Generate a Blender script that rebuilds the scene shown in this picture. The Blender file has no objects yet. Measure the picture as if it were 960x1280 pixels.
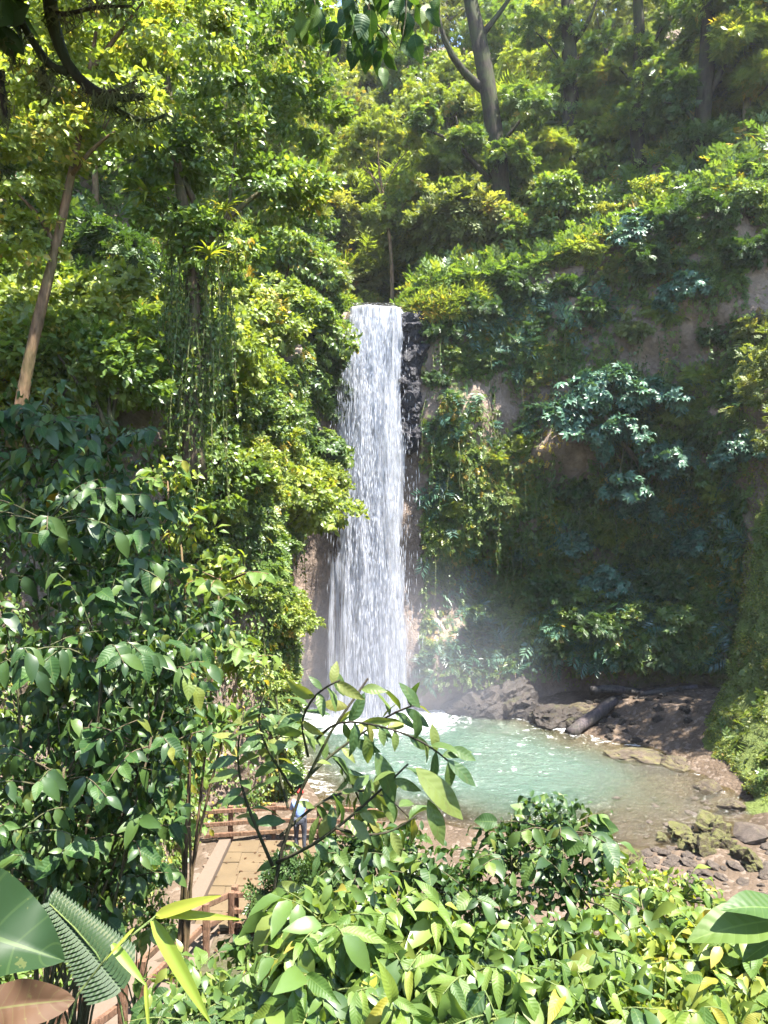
import bpy, math
import numpy as np
from mathutils import Vector, Matrix
from mathutils.bvhtree import BVHTree

scene = bpy.context.scene
COL = scene.collection
rng = np.random.default_rng(11)

# ------------------------------------------------------------------ camera, sky, sun, exposure
CAMZ = 10.0
FPX = 924.0                      # focal length in photograph pixels (960 x 1280)
cam_d = bpy.data.cameras.new('camera')
cam_d.sensor_fit = 'VERTICAL'; cam_d.sensor_height = 36.0; cam_d.lens = 36.0 * FPX / 1280.0
cam_d.clip_start = 0.05; cam_d.clip_end = 1000
cam = bpy.data.objects.new('camera', cam_d); COL.objects.link(cam)
cam.location = (0, 0, CAMZ); cam.rotation_euler = (math.radians(90), 0, 0)
scene.camera = cam

SUN_EL = math.radians(67); SUN_AZ = math.radians(126)       # azimuth clockwise from +Y
SUN = Vector((math.sin(SUN_AZ) * math.cos(SUN_EL), math.cos(SUN_AZ) * math.cos(SUN_EL), math.sin(SUN_EL)))
world = bpy.data.worlds.new('World'); scene.world = world; world.use_nodes = True
wn = world.node_tree; bg = wn.nodes['Background']
sky = wn.nodes.new('ShaderNodeTexSky'); sky.sky_type = 'NISHITA'; sky.sun_disc = False
sky.sun_elevation = SUN_EL; sky.sun_rotation = SUN_AZ; sky.altitude = 1200; sky.dust_density = 1.0
wn.links.new(sky.outputs[0], bg.inputs[0]); bg.inputs[1].default_value = 0.15
sun_d = bpy.data.lights.new('sun', 'SUN'); sun_d.energy = 5.0; sun_d.angle = math.radians(0.53); sun_d.color = (1.0, 0.95, 0.86)
sun = bpy.data.objects.new('sun', sun_d); COL.objects.link(sun)
sun.rotation_euler = SUN.to_track_quat('Z', 'Y').to_euler(); sun.location = (10, 10, 70)
vs = scene.view_settings; vs.view_transform = 'Standard'; vs.look = 'None'; vs.gamma = 1.0; vs.exposure = 2.68
cy = scene.cycles
cy.max_bounces = 6; cy.diffuse_bounces = 4; cy.glossy_bounces = 2; cy.transmission_bounces = 4
cy.transparent_max_bounces = 16; cy.volume_bounces = 0; cy.caustics_reflective = False; cy.caustics_refractive = False
cy.use_denoising = True; cy.use_adaptive_sampling = True; cy.adaptive_threshold = 0.02
cy.sample_clamp_indirect = 6.0; cy.volume_step_rate = 2.0; cy.volume_max_steps = 48


def P(px, py, Y):
    """direction of a photograph pixel at depth Y -> point"""
    return np.array([(px - 480.0) / FPX * Y, Y, CAMZ - (py - 640.0) / FPX * Y])


# ------------------------------------------------------------------ helpers
def tag(o, label=None, cat=None, group=None, kind=None):
    if label: o['label'] = label
    if cat: o['category'] = cat
    if group: o['group'] = group
    if kind: o['kind'] = kind
    return o


def empty(name, loc, label=None, cat=None, group=None):
    o = bpy.data.objects.new(name, None); COL.objects.link(o)
    o.location = [float(c) for c in loc]; o.empty_display_size = 0.1
    return tag(o, label, cat, group)


def make_mesh(name, V, F, mat, smooth=False, rnd=None, uv=None, attrs=None):
    V = np.asarray(V, np.float32); F = np.asarray(F, np.int32); k = F.shape[1]
    me = bpy.data.meshes.new(name)
    me.vertices.add(len(V)); me.vertices.foreach_set('co', V.ravel())
    me.loops.add(F.size); me.loops.foreach_set('vertex_index', F.ravel())
    me.polygons.add(len(F))
    me.polygons.foreach_set('loop_start', np.arange(0, F.size, k, dtype=np.int32))
    me.polygons.foreach_set('loop_total', np.full(len(F), k, np.int32))
    me.polygons.foreach_set('use_smooth', np.full(len(F), bool(smooth)))
    if rnd is not None:
        a = me.attributes.new('rnd', 'FLOAT', 'POINT'); a.data.foreach_set('value', np.asarray(rnd, np.float32))
    for nm, arr in (attrs or {}).items():
        a = me.attributes.new(nm, 'FLOAT', 'POINT'); a.data.foreach_set('value', np.asarray(arr, np.float32))
    if uv is not None:
        l = me.uv_layers.new(name='UVMap'); l.data.foreach_set('uv', np.asarray(uv, np.float32)[F.ravel()].ravel())
    me.update(); me.validate()
    if mat: me.materials.append(mat)
    return me


def link(name, me, parent=None, loc=None):
    o = bpy.data.objects.new(name, me); COL.objects.link(o)
    if parent: o.parent = parent
    if loc is not None: o.location = [float(c) for c in loc]
    return o


def norm(a):
    a = np.asarray(a, float)
    return a / np.maximum(np.linalg.norm(a, axis=-1, keepdims=True), 1e-9)


_T = np.random.default_rng(3).random((32, 32, 32))


def vnoise(p):
    i = np.floor(p).astype(int); f = p - i; f = f * f * (3 - 2 * f); i0 = i % 32; i1 = (i + 1) % 32
    def g(a, b, c): return _T[a, b, c]
    x0, y0, z0 = i0.T; x1, y1, z1 = i1.T; fx, fy, fz = f.T
    c00 = g(x0, y0, z0) * (1 - fx) + g(x1, y0, z0) * fx; c10 = g(x0, y1, z0) * (1 - fx) + g(x1, y1, z0) * fx
    c01 = g(x0, y0, z1) * (1 - fx) + g(x1, y0, z1) * fx; c11 = g(x0, y1, z1) * (1 - fx) + g(x1, y1, z1) * fx
    return ((c00 * (1 - fy) + c10 * fy) * (1 - fz) + (c01 * (1 - fy) + c11 * fy) * fz) * 2 - 1


def fbm(p, s=1.0, o=4):
    p = np.asarray(p, float) * s; r = 0; a = 1.0
    for k in range(o):
        r = r + a * vnoise(p + 7.3 * k); p = p * 2.03; a *= 0.5
    return r


def tube(pts, rad, sides=6, seed=0, wob=0.0):
    pts = np.asarray(pts, float); n = len(pts); rad = np.asarray(rad, float) * np.ones(n)
    t = norm(np.gradient(pts, axis=0)); ref = np.array([0.31, 0.9, 0.2]); V = []
    a = np.linspace(0, 2 * math.pi, sides, endpoint=False)
    for k in range(n):
        u = norm(np.cross(t[k], ref)); w = np.cross(t[k], u)
        r = rad[k] * (1 + wob * np.sin(a * 2 + seed + k * 1.7) * 0.6 + wob * np.sin(a * 3 + 2 * seed - k))
        V.append(pts[k] + r[:, None] * (np.cos(a)[:, None] * u + np.sin(a)[:, None] * w))
    V = np.concatenate(V); F = []
    for k in range(n - 1):
        for j in range(sides):
            A = k * sides + j; B = k * sides + (j + 1) % sides
            F += [(A, B, B + sides), (A, B + sides, A + sides)]
    e = (n - 1) * sides
    for j in range(1, sides - 1): F += [(0, j + 1, j), (e, e + j, e + j + 1)]
    return V, np.array(F)


def join(parts):
    V, F, o = [], [], 0
    for v, f in parts: V.append(v); F.append(np.asarray(f) + o); o += len(v)
    return np.concatenate(V), np.concatenate(F)


def smooth_path(pts, n):
    pts = np.asarray(pts, float); d = np.concatenate([[0], np.cumsum(np.linalg.norm(np.diff(pts, axis=0), axis=1))])
    s = np.linspace(0, d[-1], n); q = np.stack([np.interp(s, d, pts[:, k]) for k in range(pts.shape[1])], 1)
    for _ in range(2):
        q[1:-1] = 0.25 * q[:-2] + 0.5 * q[1:-1] + 0.25 * q[2:]
    return q


def box(x0, x1, y0, y1, z0, z1):
    V = np.array([[x, y, z] for x in (x0, x1) for y in (y0, y1) for z in (z0, z1)], float)
    F = np.array([(0, 1, 3, 2), (4, 6, 7, 5), (0, 4, 5, 1), (2, 3, 7, 6), (0, 2, 6, 4), (1, 5, 7, 3)])
    return V, F


def beam(a, b, w, h, seed=0):
    """rough timber from a to b"""
    r = np.random.default_rng(seed); a = np.array(a, float); b = np.array(b, float)
    d = norm(b - a); u = norm(np.cross(d, [0, 0, 1.0])) if abs(d[2]) < 0.9 else np.array([1.0, 0, 0]); v = np.cross(u, d)
    V, F, n, m = [], [], 5, 8
    sec = [(-1, -.75), (-.75, -1), (.75, -1), (1, -.75), (1, .75), (.75, 1), (-.75, 1), (-1, .75)]
    for k in range(n):
        c = a + (b - a) * k / (n - 1) + (r.random(3) - .5) * .12 * w
        for (p, q) in sec: V.append(c + u * p * w / 2 * (1 + .08 * r.standard_normal()) + v * q * h / 2 * (1 + .08 * r.standard_normal()))
    for k in range(n - 1):
        for j in range(m):
            A = k * m + j; B = k * m + (j + 1) % m; F += [(A, B, B + m), (A, B + m, A + m)]
    e = (n - 1) * m
    for j in range(1, m - 1): F += [(0, j + 1, j), (e, e + j, e + j + 1)]
    return np.array(V), np.array(F)


# ------------------------------------------------------------------ materials
class NT:
    def __init__(s, name):
        s.m = bpy.data.materials.new(name); s.m.use_nodes = True; s.t = s.m.node_tree; s.t.nodes.clear()
        s.out = s.t.nodes.new('ShaderNodeOutputMaterial')
    def n(s, typ, ins=None, **kw):
        nd = s.t.nodes.new('ShaderNode' + typ)
        for k, v in kw.items(): setattr(nd, k, v)
        for k, v in (ins or {}).items():
            if hasattr(v, 'is_output'): s.t.links.new(v, nd.inputs[k])
            else: nd.inputs[k].default_value = v
        return nd
    def math(s, op, a, b=0.0, c=0.0, clamp=False):
        nd = s.n('Math', {0: a, 1: b, 2: c}, operation=op); nd.use_clamp = clamp; return nd.outputs[0]
    def mix(s, f, a, b):
        nd = s.t.nodes.new('ShaderNodeMix'); nd.data_type = 'RGBA'
        for k, v in ((0, f), (6, a), (7, b)):
            if hasattr(v, 'is_output'): s.t.links.new(v, nd.inputs[k])
            else: nd.inputs[k].default_value = v if k == 0 else (*v, 1)[:4]
        return nd.outputs[2]
    def ramp(s, f, stops, interp='LINEAR'):
        nd = s.n('ValToRGB', {0: f}); cr = nd.color_ramp; cr.interpolation = interp
        while len(cr.elements) < len(stops): cr.elements.new(0.5)
        for e, (p, c) in zip(cr.elements, stops): e.position = p; e.color = (*c, 1) if len(c) == 3 else c
        return nd.outputs[0]
    def noise(s, vec, scale, detail=3, rough=0.55, out=0):
        return s.n('TexNoise', {'Vector': vec, 'Scale': scale, 'Detail': detail, 'Roughness': rough}).outputs[out]
    def bump(s, h, strength=0.5, dist=0.1):
        return s.n('Bump', {'Height': h, 'Strength': strength, 'Distance': dist}).outputs[0]
    def surf(s, sh): s.t.links.new(sh, s.out.inputs[0]); return s.m


def leaf_mat(name, stops, transl=0.4, rough=0.5, spec=0.35, per_object=False, veins=0.0, tint=(1.25, 1.2, 0.45), vein_n=9.0, patch=0.0):
    t = NT(name)
    if per_object: f = t.n('ObjectInfo').outputs['Random']
    else: f = t.n('Attribute', attribute_name='rnd').outputs['Fac']
    if patch:
        g = t.n('NewGeometry').outputs['Position']
        f2 = t.noise(g, 0.35, 1); f = t.math('ADD', f, t.math('MULTIPLY', t.math('SUBTRACT', f2, 0.5), patch), clamp=True)
    col = t.ramp(f, stops); nrm = None
    if veins:
        uv = t.n('UVMap').outputs[0]; sp = t.n('SeparateXYZ', {0: uv})
        s = t.math('ABSOLUTE', t.math('SUBTRACT', t.math('MULTIPLY', sp.outputs[1], 2.0), 1.0))
        ph = t.math('MULTIPLY', t.math('SUBTRACT', sp.outputs[0], t.math('MULTIPLY', s, 0.14)), vein_n * 6.2832)
        wv = t.math('COSINE', ph)
        lat = t.math('MULTIPLY', t.math('GREATER_THAN', wv, 0.965), 0.35)
        mid = t.math('LESS_THAN', s, 0.045)
        v = t.math('MAXIMUM', lat, mid)
        col = t.mix(t.math('MULTIPLY', v, veins * 0.6), col, (0.16, 0.23, 0.06))
        nz = t.noise(t.n('TexCoord').outputs['Object'], 9.0, 3)
        col = t.mix(t.math('MULTIPLY', t.math('GREATER_THAN', nz, 0.67), 0.35), col, (0.10, 0.10, 0.03))
        h = t.math('SUBTRACT', t.math('MULTIPLY', wv, -0.5), t.math('MULTIPLY', mid, 1.0))
        nrm = t.bump(h, 0.16, 0.004)
    pr = {'Base Color': col, 'Roughness': rough, 'Specular IOR Level': spec}
    if nrm is not None: pr['Normal'] = nrm
    p = t.n('BsdfPrincipled', pr)
    tc = t.n('Mix', data_type='RGBA', blend_type='MULTIPLY'); tc.inputs[0].default_value = 1.0
    t.t.links.new(col, tc.inputs[6]); tc.inputs[7].default_value = (*tint, 1)
    tr = t.n('BsdfTranslucent', {'Color': tc.outputs[2]})
    return t.surf(t.n('MixShader', {0: transl, 1: p.outputs[0], 2: tr.outputs[0]}).outputs[0])


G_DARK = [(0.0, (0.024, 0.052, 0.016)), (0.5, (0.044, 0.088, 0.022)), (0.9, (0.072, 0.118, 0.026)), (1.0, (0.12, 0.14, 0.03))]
G_MID = [(0.0, (0.0501, 0.0952, 0.0255)), (0.4, (0.0951, 0.1586, 0.035)), (0.8, (0.1502, 0.2074, 0.0446)), (0.96, (0.2128, 0.2318, 0.0478)), (1.0, (0.3505, 0.244, 0.0478))]
G_LITE = [(0.0, (0.1012, 0.1537, 0.0331)), (0.5, (0.1822, 0.237, 0.0431)), (0.85, (0.2563, 0.2882, 0.053)), (1.0, (0.4047, 0.2818, 0.0581))]
G_BLUE = [(0.0, (0.030, 0.075, 0.050)), (0.5, (0.055, 0.120, 0.075)), (1.0, (0.090, 0.165, 0.095))]
G_OLIVE = [(0.0, (0.0689, 0.1014, 0.0335)), (0.5, (0.1309, 0.1622, 0.0487)), (0.9, (0.2067, 0.2096, 0.0608)), (1.0, (0.248, 0.169, 0.0685))]
M = {}
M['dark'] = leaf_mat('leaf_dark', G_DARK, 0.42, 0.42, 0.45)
M['mid'] = leaf_mat('leaf_mid', G_MID, 0.48, 0.38, 0.55, patch=0.5)
M['lite'] = leaf_mat('leaf_light', G_LITE, 0.52, 0.42, 0.5, patch=0.5)
M['blue'] = leaf_mat('leaf_bluegreen', G_BLUE, 0.25, 0.38, 0.5)
M['olive'] = leaf_mat('leaf_olive', G_OLIVE, 0.5, 0.5, 0.35, patch=0.6)
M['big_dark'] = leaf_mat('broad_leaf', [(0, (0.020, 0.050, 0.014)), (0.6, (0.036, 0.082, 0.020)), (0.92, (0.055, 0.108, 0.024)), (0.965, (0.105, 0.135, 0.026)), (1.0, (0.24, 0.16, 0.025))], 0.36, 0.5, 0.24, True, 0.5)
M['big_mid'] = leaf_mat('veined_leaf', [(0, (0.0272, 0.0612, 0.017)), (0.6, (0.0544, 0.1003, 0.0221)), (1.0, (0.102, 0.1445, 0.0255))], 0.36, 0.5, 0.3, True, 0.65)
M['big_lite'] = leaf_mat('bright_leaf', [(0, (0.051, 0.102, 0.0187)), (0.5, (0.0892, 0.1445, 0.0238)), (0.92, (0.1232, 0.1742, 0.0255)), (1.0, (0.221, 0.187, 0.0255))], 0.42, 0.5, 0.3, True, 0.6, vein_n=12)
M['sapling'] = leaf_mat('sapling_leaf', [(0, (0.0425, 0.085, 0.0289)), (0.5, (0.0808, 0.1275, 0.034)), (0.85, (0.136, 0.17, 0.0425)), (1.0, (0.187, 0.187, 0.051))], 0.45, 0.45, 0.4, True, 0.5, vein_n=7)
M['grassleaf'] = leaf_mat('narrow_leaf', [(0, (0.14, 0.22, 0.03)), (1, (0.28, 0.28, 0.04))], 0.45, 0.5, 0.3, True, 0.0)
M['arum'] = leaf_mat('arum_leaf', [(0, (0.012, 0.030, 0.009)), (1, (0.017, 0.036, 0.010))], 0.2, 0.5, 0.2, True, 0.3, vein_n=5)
M['deadleaf'] = leaf_mat('dead_leaf', [(0, (0.060, 0.032, 0.016)), (1, (0.07, 0.038, 0.02))], 0.2, 0.65, 0.2, True, 0.3, tint=(1.1, .9, .6))


def bark_mat(name, a, b, moss=(0.06, 0.08, 0.02), mossf=0.5, scale=6.0):
    t = NT(name); c = t.n('TexCoord').outputs['Object']
    mp = t.n('Mapping', {'Vector': c, 'Scale': (1, 1, 0.25)}).outputs[0]
    n1 = t.noise(mp, scale * 2, 5); n2 = t.noise(c, 1.6, 3)
    col = t.mix(t.ramp(n1, [(0.35, (0, 0, 0)), (0.65, (1, 1, 1))]), a, b)
    col = t.mix(t.math('MULTIPLY', t.ramp(n2, [(0.42, (0, 0, 0)), (0.6, (1, 1, 1))]), mossf), col, moss)
    p = t.n('BsdfPrincipled', {'Base Color': col, 'Roughness': 0.85, 'Specular IOR Level': 0.2, 'Normal': t.bump(n1, 0.7, 0.06)})
    return t.surf(p.outputs[0])


M['bark'] = bark_mat('bark_brown', (0.045, 0.032, 0.022), (0.12, 0.085, 0.055), (0.06, 0.075, 0.025), 0.6)
M['bark_warm'] = bark_mat('bark_warm', (0.06, 0.036, 0.02), (0.16, 0.10, 0.055), (0.06, 0.06, 0.02), 0.45)
M['bark_dark'] = bark_mat('bark_mossy', (0.012, 0.010, 0.007), (0.034, 0.026, 0.018), (0.032, 0.040, 0.012), 0.7)
M['twig'] = bark_mat('twig', (0.05, 0.038, 0.024), (0.09, 0.07, 0.04), (0.06, 0.09, 0.03), 0.5, 12)
M['greentwig'] = bark_mat('green_twig', (0.07, 0.10, 0.03), (0.12, 0.13, 0.04), (0.06, 0.10, 0.03), 0.5, 12)
M['vine'] = bark_mat('vine', (0.06, 0.065, 0.025), (0.11, 0.10, 0.045), (0.05, 0.08, 0.02), 0.6, 8)
M['timber'] = bark_mat('timber', (0.085, 0.045, 0.028), (0.16, 0.09, 0.058), (0.10, 0.08, 0.04), 0.25, 10)


def rock_mat(name, dark, lite, mossc, wet=0.55, use_attr=True, mossy=0.5, scale=1.0):
    t = NT(name); g = t.n('NewGeometry'); c = t.n('TexCoord').outputs['Object']
    mp = t.n('Mapping', {'Vector': c, 'Scale': (1, 1, 0.55)}).outputs[0]
    n1 = t.noise(mp, 0.8 * scale, 8, 0.65); n2 = t.noise(c, 5.0 * scale, 6, 0.7)
    dv_ = t.n('VectorMath', {0: mp, 1: t.n('TexNoise', {'Vector': c, 'Scale': 1.5 * scale, 'Detail': 4}).outputs['Color']}, operation='ADD').outputs[0]
    vor = t.n('TexVoronoi', {'Vector': dv_, 'Scale': 1.1 * scale}, feature='DISTANCE_TO_EDGE').outputs[0]
    col = t.ramp(n1, [(0.28, dark), (0.5, tuple((a + b) / 2 for a, b in zip(dark, lite))), (0.72, lite)])
    col = t.mix(t.ramp(n2, [(0.4, (0, 0, 0)), (0.75, (.6, .6, .6))]), col, tuple(c0 * 0.45 for c0 in dark))
    up = t.n('SeparateXYZ', {0: g.outputs['Normal']}).outputs[2]
    n3 = t.noise(c, 0.9 * scale, 5, 0.7)
    mf = t.math('ADD', t.math('MULTIPLY', up, 0.55), t.math('MULTIPLY', t.math('SUBTRACT', n3, 0.5), 2.6))
    if use_attr: mf = t.math('ADD', mf, t.math('MULTIPLY', t.n('Attribute', attribute_name='moss').outputs['Fac'], 1.6))
    mf = t.math('ADD', mf, mossy - 0.9, clamp=True)
    n4 = t.noise(c, 22.0, 3); n5 = t.noise(c, 1.7, 3)
    mc = t.mix(n5, tuple(k * 0.55 for k in mossc), tuple(k * 1.45 for k in mossc))
    col = t.mix(mf, col, mc)
    h = t.math('ADD', t.math('MULTIPLY', n2, 0.9), t.math('ADD', t.math('MULTIPLY', t.math('MINIMUM', vor, 0.08), 2.2), t.math('MULTIPLY', t.math('MULTIPLY', n4, mf), 0.5)))
    p = t.n('BsdfPrincipled', {'Base Color': col, 'Roughness': wet, 'Specular IOR Level': 0.3, 'Normal': t.bump(h, 0.8, 0.18 / scale)})
    return t.surf(p.outputs[0])


M['cliff'] = rock_mat('cliff_rock', (0.075, 0.056, 0.044), (0.28, 0.205, 0.155), (0.095, 0.125, 0.026), 0.75, True, 0.35)
M['basalt'] = rock_mat('wet_basalt', (0.006, 0.006, 0.009), (0.026, 0.024, 0.030), (0.04, 0.06, 0.02), 0.35, False, -0.3, 2.0)
M['boulder'] = rock_mat('boulder_rock', (0.028, 0.021, 0.015), (0.11, 0.083, 0.058), (0.10, 0.10, 0.025), 0.8, False, 0.5, 3.0)
M['mossrock'] = rock_mat('mossy_rock', (0.03, 0.023, 0.016), (0.11, 0.083, 0.058), (0.085, 0.09, 0.022), 0.85, False, 1.05, 3.0)
M['stone'] = rock_mat('shore_stone', (0.035, 0.027, 0.022), (0.12, 0.093, 0.075), (0.09, 0.09, 0.025), 0.7, False, 0.25, 4.0)
M['darkstone'] = rock_mat('dark_stone', (0.014, 0.011, 0.009), (0.055, 0.043, 0.035), (0.05, 0.06, 0.014), 0.6, False, 0.35, 2.0)
M['log'] = bark_mat('wet_log', (0.03, 0.026, 0.03), (0.075, 0.06, 0.06), (0.04, 0.045, 0.02), 0.3)


def ground_mat():
    t = NT('soil'); c = t.n('TexCoord').outputs['Object']
    n1 = t.noise(c, 0.7, 6); n2 = t.noise(c, 9.0, 5, 0.7); v = t.n('TexVoronoi', {'Vector': c, 'Scale': 7.0})
    col = t.ramp(n1, [(0.3, (0.05, 0.034, 0.022)), (0.5, (0.085, 0.06, 0.042)), (0.75, (0.13, 0.095, 0.07))])
    col = t.mix(t.math('MULTIPLY', n2, 0.5), col, (0.06, 0.045, 0.03))
    col = t.mix(t.math('MULTIPLY', t.math('GREATER_THAN', v.outputs['Color'], 0.75), 0.45), col, (0.17, 0.135, 0.11))
    gr = t.n('Attribute', attribute_name='green').outputs['Fac']
    col = t.mix(t.math('MULTIPLY', gr, t.ramp(t.noise(c, 2.0, 4), [(0.3, (.4, .4, .4)), (0.6, (1, 1, 1))])), col, (0.035, 0.05, 0.015))
    h = t.math('ADD', n2, t.math('MULTIPLY', v.outputs['Distance'], -0.8))
    return t.surf(t.n('BsdfPrincipled', {'Base Color': col, 'Roughness': 0.85, 'Specular IOR Level': 0.2, 'Normal': t.bump(h, 0.8, 0.08)}).outputs[0])


M['ground'] = ground_mat()


def water_mat():
    t = NT('pool_water'); c = t.n('TexCoord').outputs['Object']
    dp = t.n('Attribute', attribute_name='depth').outputs['Fac']; fo = t.n('Attribute', attribute_name='foam').outputs['Fac']
    col = t.ramp(dp, [(0.0, (0.058, 0.038, 0.017)), (0.35, (0.050, 0.052, 0.026)), (0.65, (0.038, 0.064, 0.042)), (1.0, (0.044, 0.076, 0.056))])
    mp = t.n('Mapping', {'Vector': c, 'Scale': (0.8, 1.3, 1)}).outputs[0]
    w1 = t.n('TexNoise', {'Vector': mp, 'Scale': 2.6, 'Detail': 5, 'Roughness': 0.6, 'Distortion': 0.7}).outputs[0]
    w2 = t.n('TexNoise', {'Vector': mp, 'Scale': 9.0, 'Detail': 3, 'Roughness': 0.6, 'Distortion': 0.4}).outputs[0]
    fn = t.n('TexNoise', {'Vector': mp, 'Scale': 1.9, 'Detail': 7, 'Roughness': 0.72, 'Distortion': 1.4}).outputs[0]
    ff = t.math('ADD', fn, t.math('MULTIPLY', fo, 0.62))
    foam = t.ramp(ff, [(0.70, (0, 0, 0)), (0.84, (1, 1, 1))])
    h = t.math('ADD', w1, t.math('MULTIPLY', w2, 0.45))
    bp = t.bump(h, 0.9, 0.22)
    p = t.n('BsdfPrincipled', {'Base Color': col, 'Roughness': 0.12, 'Specular IOR Level': 0.5, 'IOR': 1.33, 'Normal': bp})
    tr = t.n('BsdfTransparent', {'Color': (0.80, 0.80, 0.62, 1)})
    a = t.ramp(dp, [(0.0, (0.25, 0.25, 0.25)), (0.5, (0.72, 0.72, 0.72)), (1.0, (1, 1, 1))])
    s = t.n('MixShader', {0: a, 1: tr.outputs[0], 2: p.outputs[0]}).outputs[0]
    gl = t.n('BsdfGlossy', {'Color': (1, 1, 1, 1), 'Roughness': 0.1, 'Normal': bp})
    s = t.n('MixShader', {0: 0.04, 1: s, 2: gl.outputs[0]}).outputs[0]
    fd = t.n('BsdfDiffuse', {'Color': (0.82, 0.84, 0.85, 1), 'Normal': bp}).outputs[0]
    return t.surf(t.n('MixShader', {0: foam, 1: s, 2: fd}).outputs[0])


M['water'] = water_mat()


def fall_mat(name, lo, hi, sx=3.2, sz=0.22, speck=0.5, dens=0.0, seed=0.0):
    t = NT(name); c = t.n('TexCoord').outputs['Object']
    mp = t.n('Mapping', {'Vector': c, 'Location': (seed, seed, seed), 'Scale': (sx, 0.6, sz)}).outputs[0]
    n1 = t.n('TexNoise', {'Vector': mp, 'Scale': 1.0, 'Detail': 6, 'Roughness': 0.62, 'Distortion': 0.3}).outputs[0]
    mp2 = t.n('Mapping', {'Vector': c, 'Location': (seed * 2, 0, 0), 'Scale': (10.0, 1.0, 0.55)}).outputs[0]
    n2 = t.n('TexNoise', {'Vector': mp2, 'Scale': 1.0, 'Detail': 5, 'Roughness': 0.75}).outputs[0]
    ed = t.n('Attribute', attribute_name='edge').outputs['Fac']
    f = t.math('ADD', t.math('ADD', n1, t.math('MULTIPLY', t.math('SUBTRACT', n2, 0.5), speck)), t.math('MULTIPLY', ed, -0.9))
    al = t.ramp(f, [(lo, (0, 0, 0)), (hi, (1, 1, 1))])
    bp = t.bump(t.math('ADD', n1, t.math('MULTIPLY', n2, 0.7)), 1.0, 0.6)
    d = t.n('BsdfDiffuse', {'Color': (0.62, 0.64, 0.70, 1), 'Normal': bp}).outputs[0]
    l = t.n('BsdfTranslucent', {'Color': (0.66, 0.68, 0.75, 1)}).outputs[0]
    w = t.n('MixShader', {0: 0.4, 1: d, 2: l}).outputs[0]
    return t.surf(t.n('MixShader', {0: al, 1: t.n('BsdfTransparent').outputs[0], 2: w}).outputs[0])


def plain(name, col, rough=0.6, bump=0.2, var=0.3, scale=20.0):
    t = NT(name); c = t.n('TexCoord').outputs['Object']; n = t.noise(c, scale, 4)
    cc = t.mix(t.math('MULTIPLY', n, var), col, tuple(k * 0.45 for k in col))
    return t.surf(t.n('BsdfPrincipled', {'Base Color': cc, 'Roughness': rough, 'Normal': t.bump(n, bump, 0.02)}).outputs[0])


# ------------------------------------------------------------------ terrain : cliff ring and slope above it
#        x      y     zfoot ztop  outx  outy  lean(+ = overhang)
CTRL = np.array([
    (-4.6, -6.0, 7.0, 12.0, -1.0, 0.0, 0.0),
    (-4.7, 3.0, 4.5, 12.0, -1.0, 0.0, 0.0),
    (-5.6, 10.0, 1.6, 10.5, -1.0, 0.0, -1.8),
    (-6.2, 16.0, 0.0, 11.5, -1.0, 0.0, -2.0),
    (-5.7, 21.0, -0.2, 12.5, -1.0, 0.1, -1.5),
    (-3.9, 26.0, -0.6, 13.5, -1.0, 0.25, -0.6),
    (-4.7, 31.0, -1.5, 16.5, -0.9, 0.4, 0.8),
    (-5.2, 36.0, -2.0, 19.0, -0.7, 0.7, 1.0),
    (-3.2, 38.3, -2.0, 20.2, -0.2, 1.0, 0.7),
    (0.0, 38.6, -2.0, 20.6, 0.0, 1.0, 0.5),
    (2.6, 38.4, -2.0, 20.8, 0.1, 1.0, 0.7),
    (6.0, 39.2, -0.5, 21.5, 0.25, 1.0, .6),
    (10.0, 38.2, 0.0, 22.5, 0.4, 0.9, .4),
    (14.0, 37.0, 0.5, 24.0, 0.6, 0.8, .2),
    (16.5, 34.5, 0.8, 24.0, 0.9, 0.5, 0.6),
    (13.6, 31.0, 0.6, 14.0, 1.0, 0.15, -7.5),
    (13.0, 28.0, 0.0, 11.0, 1.0, 0.0, -8.0),
    (12.4, 24.0, -0.2, 9.0, 1.0, 0.0, -7.0),
    (12.6, 19.0, 0.0, 9.0, 1.0, 0.0, -3.0),
    (14.0, 8.0, 2.0, 13.0, 1.0, 0.0, -3.0),
    (14.0, -6.0, 6.0, 13.0, 1.0, 0.0, -3.0)])
d = np.concatenate([[0], np.cumsum(np.linalg.norm(np.diff(CTRL[:, :2], axis=0), axis=1))])
NU, NV1, NV2 = 330, 76, 34
su = np.linspace(0, d[-1], NU)
C = np.stack([np.interp(su, d, CTRL[:, k]) for k in range(7)], 1)
for _ in range(10): C[1:-1] = 0.25 * C[:-2] + 0.5 * C[1:-1] + 0.25 * C[2:]
out2 = norm(C[:, 4:6])
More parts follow.
